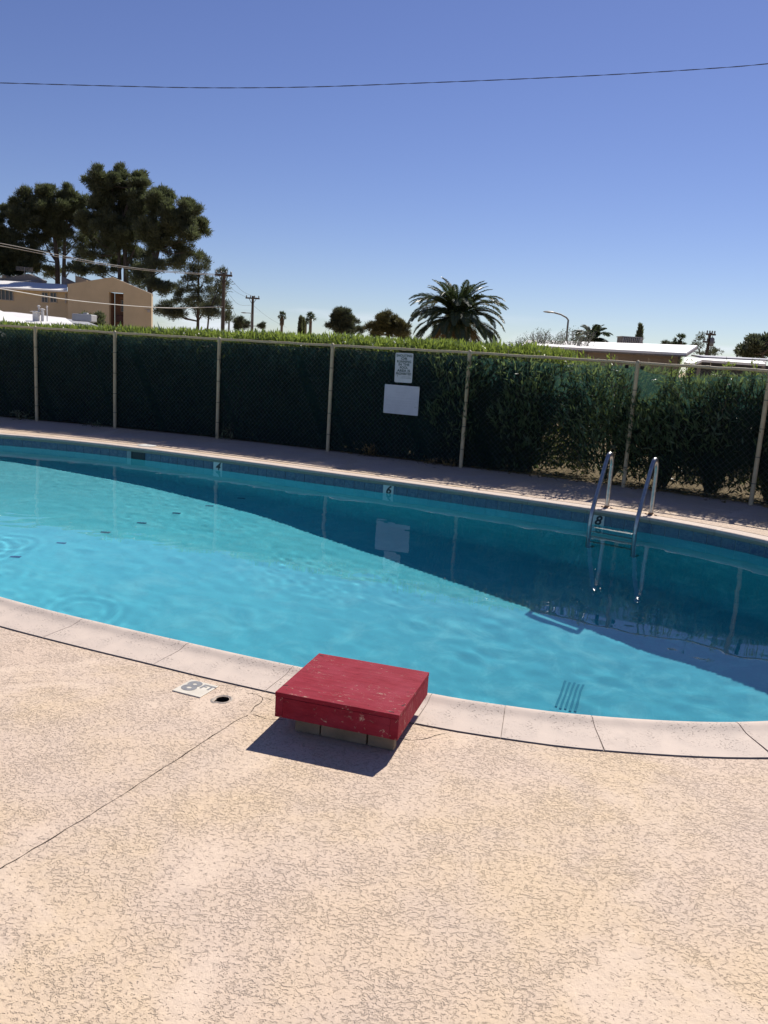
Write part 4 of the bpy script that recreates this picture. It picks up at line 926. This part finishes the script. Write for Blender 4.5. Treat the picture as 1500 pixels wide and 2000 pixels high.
def fan_palm(px, py, Y, rpx, label, skirt=True, lean=0):
    c = far(px, py, Y); s = px_scale(Y); t = root('fan_palm', (c.x, c.y, -.02), label, 'palm tree', 'small distant fan palms'); h = c.z; r_ = rpx * s
    MB().tube([(0, 0, 0), (lean * .5, 0, h * .5), (lean, 0, h)], [.28, .22, .18], 8).build('trunk', M_PALMBARK, t)
    P = []; D = []
    for k in range(30):
        a = rng.uniform(0, 6.28); e = rng.uniform(-.7, 1.4); d = np.array([math.cos(a) * math.cos(e), math.sin(a) * math.cos(e), math.sin(e)]); tip = np.array([lean, 0, h]) + d * r_ * .62
        for j in range(16):
            dd_ = d + rng.normal(size=3) * .5; P.append(tip - d * r_ * .15); D.append(dd_)
        for j in range(3): P.append(np.array([lean, 0, h])); D.append(d)
    v, f = leaves(np.array(P), np.array(D), r_ * .5, r_ * .07); link('crown', np_mesh('crown', v, f), M_FROND, t)
    if skirt:
        n = 220; a = rng.uniform(0, 6.28, n); z = rng.uniform(-1.3, -.1, n) * r_; P = np.column_stack([lean + np.cos(a) * r_ * .22, np.sin(a) * r_ * .22, h + z]); D = np.column_stack([np.cos(a) * .35, np.sin(a) * .35, -np.ones(n)])
        v, f = leaves(P, D, r_ * .6, r_ * .09); link('dead_skirt', np_mesh('dead_skirt', v, f), M_FROND_DRY, t)
fan_palm(551, 617, 130, 10, 'lone distant fan palm right of the second utility pole')
fan_palm(607, 621, 110, 13, 'distant fan palm with a full crown beside two narrow cypresses', skirt=False)
fan_palm(597, 628, 112, 8, 'lower fan palm directly beside the cypresses', skirt=False)
fan_palm(1329, 665, 70, 15, 'fan palm top peeking over the right end of the white roof', skirt=False)
def cypress(px, ytop, Y, wpx, label):
    c = far(px, ytop, Y); s = px_scale(Y); t = root('cypress', (c.x, c.y, -.02), label, 'cypress', 'narrow dark cypresses'); H = c.z; n = 1800; U = rng.uniform(0, 1, n); a = rng.uniform(0, 6.28, n); rr_ = wpx / 2 * s * np.clip((1 - U) * 3.5, 0, 1) * rng.uniform(.6, 1, n)
    P = np.column_stack([rr_ * np.cos(a), rr_ * np.sin(a), .5 + U * (H - .6)]); D = np.column_stack([np.cos(a) * .3, np.sin(a) * .3, np.ones(n)]) + rng.normal(size=(n, 3)) * .15
    v, f = leaves(P, D, .5, .14); link('crown', np_mesh('crown', v, f), M_PINE, t); MB().tube([(0, 0, 0), (0, 0, H * .9)], [.16, .05], 7).build('trunk', M_BARK, t)
cypress(587, 621, 105, 5, 'taller left one of the two distant cypresses')
cypress(592.5, 624, 106, 4, 'shorter right one of the two distant cypresses')
cypress(1251, 639, 75, 8, 'dark pointed cypress behind the rooftop cooler')

# ------------------------------------------------------------------ tan apartment building
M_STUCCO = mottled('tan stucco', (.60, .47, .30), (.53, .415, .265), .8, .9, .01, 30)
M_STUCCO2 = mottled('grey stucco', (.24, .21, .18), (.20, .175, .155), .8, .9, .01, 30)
M_ROOFW = mottled('white roof coating', (.86, .83, .78), (.78, .75, .70), .6, .6)
M_GLASS = material('dark window glass', (.03, .035, .045), .12)
M_FRAME = mottled('window frame', (.45, .40, .35), (.38, .34, .30), 3, .6)
M_ORANGE = mottled('orange reveal', (.30, .165, .10), (.25, .14, .085), 2, .9)
def W(x, y, Y): return far(x, y, Y)
YG = 62
apt = root('apartment_building', (W(215, 640, YG).x, YG, -.02), 'two storey tan stucco apartment building with a gabled end wall', 'building'); AO = apt.location.copy()
def poly_at(pts, Y, ground=None):
    out = []
    for p in pts:
        q = far(*p, Y) - AO; 
        if len(p) > 2: pass
        out.append(q)
    return out
gl_ = [far(132, 555, YG) - AO, far(219, 541, YG) - AO, far(296, 574, YG) - AO]
xl, xr = gl_[0].x, gl_[2].x
def gy(x): return gl_[0].z + (gl_[1].z - gl_[0].z) * (x - xl) / (gl_[1].x - xl) if x < gl_[1].x else gl_[1].z + (gl_[2].z - gl_[1].z) * (x - gl_[1].x) / (xr - gl_[1].x)
rx0, rx1 = (far(213, 600, YG) - AO).x, (far(241, 600, YG) - AO).x; rzt = (far(226, 571, YG) - AO).z; rzb = 0
# gable wall built round the tall recess
MB().prism([(xl, 0, 0), (rx0, 0, 0), (rx0, 0, gy(rx0)), (xl, 0, gy(xl))], (0, .35, 0)).build('gable_wall', M_STUCCO, apt)
MB().prism([(rx1, 0, 0), (xr, 0, 0), (xr, 0, gy(xr)), (rx1, 0, gy(rx1))], (0, .35, 0)).build('gable_wall', M_STUCCO, apt)
top_poly = [(rx0, 0, rzt), (rx1, 0, rzt)] + [(rx1, 0, gy(rx1))] + ([(gl_[1].x, 0, gl_[1].z)] if rx0 < gl_[1].x < rx1 else []) + [(rx0, 0, gy(rx0))]
MB().prism(top_poly, (0, .35, 0)).build('gable_wall', M_STUCCO, apt)
MB().prism([(rx0, 1.3, 0), (rx1, 1.3, 0), (rx1, 1.3, rzt), (rx0, 1.3, rzt)], (0, .2, 0)).build('recess_wall', M_ORANGE, apt)
MB().prism([(rx0 - .02, .35, 0), (rx0 - .02, 1.3, 0), (rx0 - .02, 1.3, rzt), (rx0 - .02, .35, rzt)], (-.15, 0, 0)).build('recess_wall', M_ORANGE, apt)
MB().prism([(rx1 + .02, .35, 0), (rx1 + .02, 1.3, 0), (rx1 + .02, 1.3, rzt), (rx1 + .02, .35, rzt)], (.15, 0, 0)).build('recess_wall', M_ORANGE, apt)
def window(parent, c, w, h, nx_=2, nz_=1, mat=M_FRAME, org=None):
    fr_ = MB(); t_ = .05
    for sx in (-1, 1): fr_.box((sx * (w / 2 - t_ / 2), 0, 0), (t_, .08, h))
    for sz in (-1, 1): fr_.box((0, 0, sz * (h / 2 - t_ / 2)), (w - 2 * t_, .08, t_))
    for k in range(1, nx_): fr_.box((-w / 2 + w * k / nx_, 0, 0), (.04, .07, h - 2 * t_))
    for k in range(1, nz_): fr_.box((0, -.002, -h / 2 + h * k / nz_), (w - 2 * t_, .06, .035))
    o = fr_.build('window', mat, parent, c)
    MB().box((0, .02, 0), (w - 2 * t_, .02, h - 2 * t_)).build('pane', M_GLASS, o); return o
wc = far(231.5, 596, YG) - AO; window(apt, (wc.x, 1.24, wc.z), .45, .85, 1, 2)
wc = far(232, 580, YG) - AO; MB().box((wc.x, 1.1, wc.z), (.5, .35, .14)).build('balcony_beam', M_ORANGE, apt)
wc = far(231, 622, YG) - AO; MB().box((wc.x, .9, wc.z), (.8, .5, .5), bev=.05).build('planter', mottled('dark planter', (.10, .04, .035), (.07, .05, .04), 4, .8), apt)
# side and rear of the gable block, and its roof
MB().prism([(xr - .3, .35, 0), (xr, .35, 0), (xr, .35, gl_[2].z - .12), (xr - .3, .35, gl_[2].z)], (-3.0, 9, 0)).build('side_wall', M_STUCCO, apt)
MB().prism([(xl, .35, 0), (xl + .3, .35, 0), (xl + .3, .35, gl_[0].z), (xl, .35, gl_[0].z)], (-3.0, 9, 0)).build('side_wall', M_STUCCO, apt)
MB().prism([(xl - .05, .2, gl_[0].z + .01), (gl_[1].x, .2, gl_[1].z + .01), (xr + .05, .2, gl_[2].z + .01), (xr + .05, .2, gl_[2].z - .10), (gl_[1].x, .2, gl_[1].z - .10), (xl - .05, .2, gl_[0].z - .10)], (-3.1, 9.3, 0)).build('roof', M_ROOFW, apt)
# left wing, set back a little
YW = 63.2; wy = YW - YG
wl0 = far(-60, 566, YW) - AO; wr0 = far(132, 566, YW) - AO; ze = (far(60, 564, YW) - AO).z; xw0, xw1 = wl0.x, xl - .002
MB().prism([(xw0, wy, 0), (xw1, wy, 0), (xw1, wy, (far(132, 569, YW) - AO).z), (xw0, wy, (far(-60, 559, YW) - AO).z)], (0, .3, 0)).build('wing_wall', M_STUCCO, apt)
def q_(x, y, Y): return tuple(far(x, y, Y) - AO)
def slab(name, pts, mat, thick=.12, parent=apt):
    return MB().prism(pts, (0, 0, -thick)).build(name, mat, parent)
slab('roof', [q_(-60, 558, YW - .5), q_(131, 567.5, YW - .5), q_(131, 555.5, YW + 5), q_(-60, 544, YW + 5)], M_ROOFW)
for (x0_, x1_) in ((82, 94), (98.5, 111)):
    c = far((x0_ + x1_) / 2, 581, YW) - AO; window(apt, (c.x, wy - .03, c.z), (x1_ - x0_) * px_scale(YW), 19 * px_scale(YW), 2, 2)
c = far(129, 583, YW) - AO; window(apt, (c.x, wy - .03, c.z), 2.6 * px_scale(YW), 18 * px_scale(YW), 1, 1)
c = far(11, 576, YW) - AO; o = window(apt, (c.x, wy - .03, c.z), 30 * px_scale(YW), 20 * px_scale(YW), 4, 1); 
# roofs further back
slab('rear_roof', [q_(-60, 548, 69), q_(60, 549, 69), q_(92, 549, 70.5), q_(62, 535, 76), q_(-60, 545, 76)], mottled('grey roof', (.30, .29, .29), (.24, .235, .24), .6, .8))
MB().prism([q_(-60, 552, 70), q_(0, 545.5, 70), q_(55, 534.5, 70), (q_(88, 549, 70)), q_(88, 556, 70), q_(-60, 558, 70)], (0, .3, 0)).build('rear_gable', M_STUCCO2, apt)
MB().prism([q_(120, 539.5, 68), q_(147, 552, 68), q_(147, 560, 68), q_(120, 560, 68)], (0, .3, 0)).build('parapet', M_STUCCO2, apt)
MB().prism([q_(147, 538.5, 67.5), q_(169, 547, 67.5), q_(169, 556, 67.5), q_(147, 556, 67.5)], (0, 2.3, 0)).build('parapet', mottled('ochre stucco', (.48, .33, .19), (.42, .29, .17), 1, .9), apt)  # parapet stucco has its own warmer tan
MB().prism([q_(4, 536, 71), q_(14, 541, 71), q_(14, 548, 71), q_(4, 548, 71)], (0, 1.3, 0)).build('parapet', mottled('ochre stucco', (.48, .33, .19), (.42, .29, .17), 1, .9), apt)
MB().box(q_(158, 604, YG - .05), (.02, .02, .02)).build('fixing', M_FRAME, apt)
c = far(291, 608, YG) - AO; MB().box((c.x, -.06, c.z), (.16, .14, .2), bev=.02).tube([(c.x - .3, -.05, c.z + .1), (c.x, -.05, c.z + .1)], .02, 6).build('wall_light', M_FRAME, apt)
ant = MB(); ap = Vector(q_(48, 540, 70)); ant.tube([ap, ap + Vector((0, 0, .75))], .02, 5)
for k in range(5): ant.tube([ap + Vector((-.7, 0, .75 - k * .07)), ap + Vector((.7, 0, .72 - k * .07))], .012, 4)
ant.build('aerial', M_FRAME, apt)

# ------------------------------------------------------------------ low white-roofed building on the left with vents
AO2 = Vector((far(60, 630, 27).x, 27, -.02)); bun = root('bungalow', AO2, 'low white roofed building with vent pipes behind the hedge on the left', 'building')
def r_(x, y, Y): return tuple(far(x, y, Y) - AO2)
slab('roof', [r_(-70, 640, 23.5), r_(150, 637.5, 26), r_(128, 621, 29.5), r_(25, 609.5, 31), r_(-70, 606, 31)], M_ROOFW, .12, bun)
slab('roof', [r_(-90, 620, 20.5), r_(62, 632, 22), r_(-2, 605, 24.5), r_(-90, 590, 24.5)], M_ROOFW, .10, bun)
slab('grey_roof', [r_(118, 640, 27), r_(215, 645, 29), r_(170, 628, 34), r_(90, 617, 34)], mottled('grey rolled roofing', (.34, .34, .35), (.28, .28, .29), 1, .8), .10, bun)
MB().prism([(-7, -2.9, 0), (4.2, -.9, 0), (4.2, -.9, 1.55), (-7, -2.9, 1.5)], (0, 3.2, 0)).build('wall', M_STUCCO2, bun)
M_VENT = mottled('white vent pipe', (.62, .60, .57), (.5, .48, .46), 4, .6)
for x, y, h, r__, nm_ in ((76, 613, .26, .028, 'vent_pipe'), (83, 614, .17, .05, 'vent_pipe'), (92, 613, .24, .018, 'vent_pipe'), (71, 613, .07, .12, 'roof_vent')):
    c = Vector(r_(x, y, 27.5)); m_ = MB().lathe([(r__, -.3), (r__, h * .82), (r__ * 1.7, h * .85), (r__ * 1.7, h), (r__ * .4, h + .02)], 10, c); m_.build(nm_, M_VENT, bun)
c = Vector(r_(165, 621, 31)); MB().box(c, (.72, .6, .26), bev=.03).box(c + Vector((.05, 0, .16)), (.16, .2, .06), bev=.02).build('rooftop_unit', mottled('grey sheet metal', (.42, .42, .42), (.34, .34, .34), 2, .6, metallic=.3), bun)
lobe_tree('small dark conifer tip in front of the gabled wall', 40, [(190, 626, 5, 6), (191, 633, 7, 6), (190, 620, 3, 4)], [([(190, 650), (190, 635), (190, 618)], .08)], conv=cv, name='conifer_tip', cat='conifer', tuft=(.16, .05))

# ------------------------------------------------------------------ right-hand house with the long white roof
AO3 = Vector((far(1200, 700, 27).x, 27, -.02)); hs_ = root('house', AO3, 'low pinkish house with a long bright white roof on the right', 'house')
def h_(x, y, Y): return tuple(far(x, y, Y) - AO3)
M_PINKW = mottled('pinkish wall', (.40, .325, .295), (.35, .285, .26), .8, .9, .005, 40)
M_SOFFIT = mottled('grey soffit', (.22, .20, .19), (.17, .155, .15), 2, .8)
slab('roof', [h_(1020, 673.5, 25.5), h_(1340, 689.5, 25.5), h_(1362, 674.5, 30), h_(1030, 663.5, 30)], M_ROOFW, .07, hs_)
MB().prism([h_(1021, 675.5, 25.53), h_(1340, 691.6, 25.53), h_(1340, 697, 25.53), h_(1021, 681, 25.53)], (0, .04, 0)).build('fascia', M_SOFFIT, hs_)
a3 = Vector(h_(1040, 690, 26.6)); b3 = Vector(h_(1326, 700, 26.6)); zt3 = Vector(h_(1180, 684, 26.6)).z
MB().prism([(a3.x, a3.y, 0), (b3.x, b3.y, 0), (b3.x, b3.y, Vector(h_(1326, 693, 26.6)).z), (a3.x, a3.y, Vector(h_(1040, 677, 26.6)).z)], (0, .25, 0)).build('wall', M_PINKW, hs_)
MB().prism([(b3.x - .25, b3.y + .25, 0), (b3.x, b3.y + .25, 0), (b3.x, b3.y + .25, Vector(h_(1326, 693, 26.6)).z), (b3.x - .25, b3.y + .25, Vector(h_(1326, 693, 26.6)).z)], (0, 4, 0)).build('wall', M_PINKW, hs_)
MB().prism([h_(1340.5, 692, 25.6), h_(1340.5, 697, 25.6), h_(1362, 682, 30), h_(1362, 677, 30)], (-.05, 0, 0)).build('bargeboard', mottled('brown bargeboard', (.20, .15, .13), (.16, .12, .11), 3, .8), hs_)
c = Vector(h_(1326.5, 703, 26.5)); MB().box(c, (.08, .05, .35)).build('downpipe', M_SOFFIT, hs_)
ac = root('rooftop_cooler', far(1233, 676, 31), 'grey louvred evaporative cooler on the long white roof', 'cooler')
cw, chh = 40 * px_scale(31), 15 * px_scale(31)
MB().box((0, .35, chh / 2 + .02), (cw - .05, .66, chh - .02)).build('cabinet', mottled('cooler cabinet', (.20, .19, .18), (.16, .15, .15), 3, .7), ac)
M_LOU = mottled('cooler frame', (.42, .40, .37), (.34, .32, .30), 3, .7)
for k in range(10): MB().box((-cw / 2 + cw * (k + .5) / 10 * .86 + .03, -.01, chh / 2 + .02), (.03, .05, chh - .05)).build('louvre', M_LOU, ac)
MB().box((0, .35, chh + .03), (cw, .72, .035)).box((cw / 2 - .05, .0, chh / 2 + .01), (.10, .06, chh)).build('casing', M_LOU, ac)
for sg in (-1, 1): MB().box((sg * cw * .3, .35, -.15), (.08, .6, .35)).build('curb', M_LOU, ac)
# white-edged carport roof at far right
cp = root('carport', (far(1420, 715, 22).x, 22, -.02), 'flat carport roof with a bright white edge at the right', 'carport'); AO4 = cp.location.copy()
def c_(x, y, Y): return tuple(far(x, y, Y) - AO4)
slab('roof_deck', [c_(1376, 696.6, 22.3), c_(1500, 702.5, 22.3), c_(1500, 700.5, 30), c_(1350, 692.6, 30)], mottled('grey flat roof', (.27, .27, .31), (.22, .22, .26), 1, .7), .05, cp)
slab('white_edge', [c_(1336, 707, 20.3), c_(1352, 710, 20.3), c_(1372, 702.5, 21.9), c_(1494, 710.6, 21.9), c_(1497, 705.3, 22.2), c_(1374, 699, 22.25), c_(1338, 698.2, 22.25)], M_ROOFW, .06, cp)
for x in (1366, 1492): p = Vector(c_(x, 712, 22.1)); MB().tube([(p.x, p.y, 0), (p.x, p.y, p.z + .08)], .05, 8).build('post', M_SOFFIT, cp)
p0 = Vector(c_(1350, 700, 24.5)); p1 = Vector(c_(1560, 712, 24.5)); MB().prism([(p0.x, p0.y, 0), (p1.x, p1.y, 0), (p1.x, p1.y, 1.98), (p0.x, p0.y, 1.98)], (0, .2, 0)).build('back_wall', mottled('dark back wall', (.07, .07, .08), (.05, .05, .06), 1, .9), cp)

# ------------------------------------------------------------------ utility poles, wires, street lamps
M_POLE = mottled('creosoted pole', (.06, .045, .035), (.10, .075, .06), 2, .9)
M_INS = mottled('insulator', (.12, .12, .12), (.2, .2, .2), 9, .4)
def pole(px, ytop, Y, arm_px, arms, r_, label, lean=0, ry=0.0):
    c = far(px, ytop, Y); s = px_scale(Y); t = root('utility_pole', (c.x, c.y, -.02), label, 'utility pole', 'wooden utility poles', ry); H = c.z
    MB().tube([(0, 0, 0), (lean * .5, 0, H * .5), (lean, 0, H + .02)], [r_, r_ * .85, r_ * .65], 9).build('shaft', M_POLE, t)
    for dz, l, off_ in arms:
        z = H - dz * s; L = l * s; ox = lean * (z / H)
        o = MB().box((ox + off_ * s, -r_ * .8, z), (L, .12, .13)).tube([(ox, -r_ * .7, z - .6), (ox - L * .28, -r_ * .8, z)], .025, 5).tube([(ox, -r_ * .7, z - .6), (ox + L * .28, -r_ * .8, z)], .025, 5).build('crossarm', M_POLE, t)
        n_i = 4; im = MB().lathe([(.02, 0), (.06, .05), (.045, .10), (.06, .15), (.02, .2)], 8).mesh('insulator')
        im.materials.append(M_INS)
        for k in range(n_i): link('insulator', im, None, o, (ox + off_ * s - L / 2 + .08 + (L - .16) * k / (n_i - 1), -r_ * .8, z + .065))
    return t, H
pole(437.5, 533, 55, 0, [(4, 32, 0)], .15, 'nearer dark utility pole right of the pines')
pole(494, 578, 80, 0, [(4, 26, 0)], .17, 'second utility pole with one crossarm, left of the lone palm')
pole(448, 600, 120, 0, [(2, 16, 0), (10, 12, 0)], .16, 'small distant double armed pole between the two taller poles')
_, Hc = pole(1381, 649, 60, 0, [(3, 18, 0), (17, 22, -1)], .13, 'crooked double armed utility pole right of the white roof', lean=.25)
tp_ = root('pole_transformer', far(1385, 668, 60) + Vector((.1, -.25, 0)), 'grey transformer can hanging on the crooked right pole', 'transformer'); MB().lathe([(.13, -.3), (.14, -.28), (.14, .26), (.10, .3), (.03, .33)], 12).build('can', M_INS, tp_); MB().box((0, .16, .1), (.06, .12, .06)).box((0, .16, -.15), (.06, .12, .06)).build('bracket', M_POLE, tp_)
M_CABLE_D = material('dark cable', (.035, .03, .03), .7); M_CABLE_W = mottled('pale cable', (.55, .53, .48), (.46, .44, .40), 2, .6)
def wire(pts, r_, label, mat, Y=None, twist=0, name='overhead_wire'):
    q = [Vector(p) for p in pts]; cr_ = catmull([tuple(p) for p in q], 24, False); t = root(name, q[0], label, 'wire'); o0 = q[0]
    if twist:
        L = 0; ph = [0]
        for i in range(1, len(cr_)): L += np.linalg.norm(cr_[i] - cr_[i - 1]); ph.append(L * 2 * math.pi / twist)
        fine = catmull([tuple(p) for p in cr_], 8, False); Lf = 0; pf = [0]
        for i in range(1, len(fine)): Lf += np.linalg.norm(fine[i] - fine[i - 1]); pf.append(Lf * 2 * math.pi / twist)
        for k in range(2): MB().tube([Vector(p) - o0 + Vector((0, math.cos(a + math.pi * k), math.sin(a + math.pi * k))) * r_ * 1.1 for p, a in zip(fine, pf)], r_, 5).build('strand', mat, t)
    else: MB().tube([Vector(p) - o0 for p in cr_], r_, 6).build('strand', mat, t)
    return t
wire([far(-200, 158, 20), far(0, 162, 20), far(200, 167.5, 20), far(400, 171.5, 20), far(600, 170, 20), far(800, 163, 20), far(1000, 155, 20), far(1200, 145.5, 20), far(1400, 133, 20), far(1500, 124.5, 20), far(1700, 104, 20)], .0052, 'twisted dark service wire crossing the open sky', M_CABLE_D, twist=1.1)
wire([far(-120, 545, 34), far(0, 564, 36), far(130, 585, 42), far(250, 597, 47), far(340, 601.5, 51), far(437, 599, 55)], .026, 'thick white cable sagging in front of the tan building', M_CABLE_W)
wire([far(-120, 455, 46), far(0, 475, 48), (far(100, 495, 50)), far(200, 514, 52), far(300, 527, 54), far(437, 536.5, 55)], .02, 'upper of the two pale wires crossing the pines', M_CABLE_W)
wire([far(-120, 462, 46), far(0, 480, 48), (far(100, 499, 50)), far(200, 517, 52), far(300, 529.5, 54), far(437, 538.5, 55)], .02, 'lower of the two pale wires crossing the pines', M_CABLE_W)
for i, (a, b, sg, lab) in enumerate((((431, 537, 55), (484, 582, 80), 8, 'thin span between the two taller poles, upper left strand'), ((444, 537, 55), (503, 582, 80), 9, 'thin span between the two taller poles, right strand'), ((437, 560, 55), (494, 596, 80), 16, 'lower slack span between the two taller poles'), ((494, 596, 80), (560, 640, 110), 4, 'thin wire running right and down from the second pole'), ((437, 565, 55), (474, 640, 60), 3, 'thin guy wire sloping down right of the nearer pole'), ((494, 600, 80), (483, 640, 80), 0, 'short guy wire on the left of the second pole'))):
    A_ = far(*a); B_ = far(*b); Mi = far((a[0] + b[0]) / 2, (a[1] + b[1]) / 2 + sg, (a[2] + b[2]) / 2); wire([A_, Mi, B_], .009, lab, M_CABLE_D)
def lamp(px_pole, ybase, pts, Y, head, label, r_=.06):
    c = far(px_pole, ybase, Y); t = root('street_lamp', (c.x, c.y, -.02), label, 'street lamp', 'street lamps'); o0 = t.location.copy()
    q = [Vector((0, 0, 0))] + [far(*p, Y) - o0 for p in pts]; q[0] = Vector((q[1].x, 0, 0)); k = 2
    MB().tube(q[:2] + [q[1]] if False else [q[0], q[1]], [r_ * 1.2, r_ * .8], 9).build('column', M_LAMP, t)
    MB().tube(q[1:], [r_ * .7] * (len(q) - 2) + [r_ * .5], 8).build('arm', M_LAMP, t)
    hq = far(*head, Y) - o0; MB().lathe([(.02, -.06), (.13, -.03), (.15, .01), (.10, .06), (.03, .08)], 10).build('lamp_head', M_LAMP, t, hq).scale = (2.1, 1, .8)
M_LAMP = mottled('grey lamp steel', (.22, .22, .22), (.17, .17, .17), 2, .6, metallic=.3)
lamp(1108, 690, [(1110, 625), (1106, 620), (1095, 614), (1082, 610.5), (1070, 609.5)], 45, (1072, 609.5), 'grey street lamp with a curved arm over the twiggy shrubs')
lamp(492, 640, [(492, 614), (489, 611.5), (480, 611)], 78, (477, 611), 'tiny street lamp arm beside the second utility pole', .05)
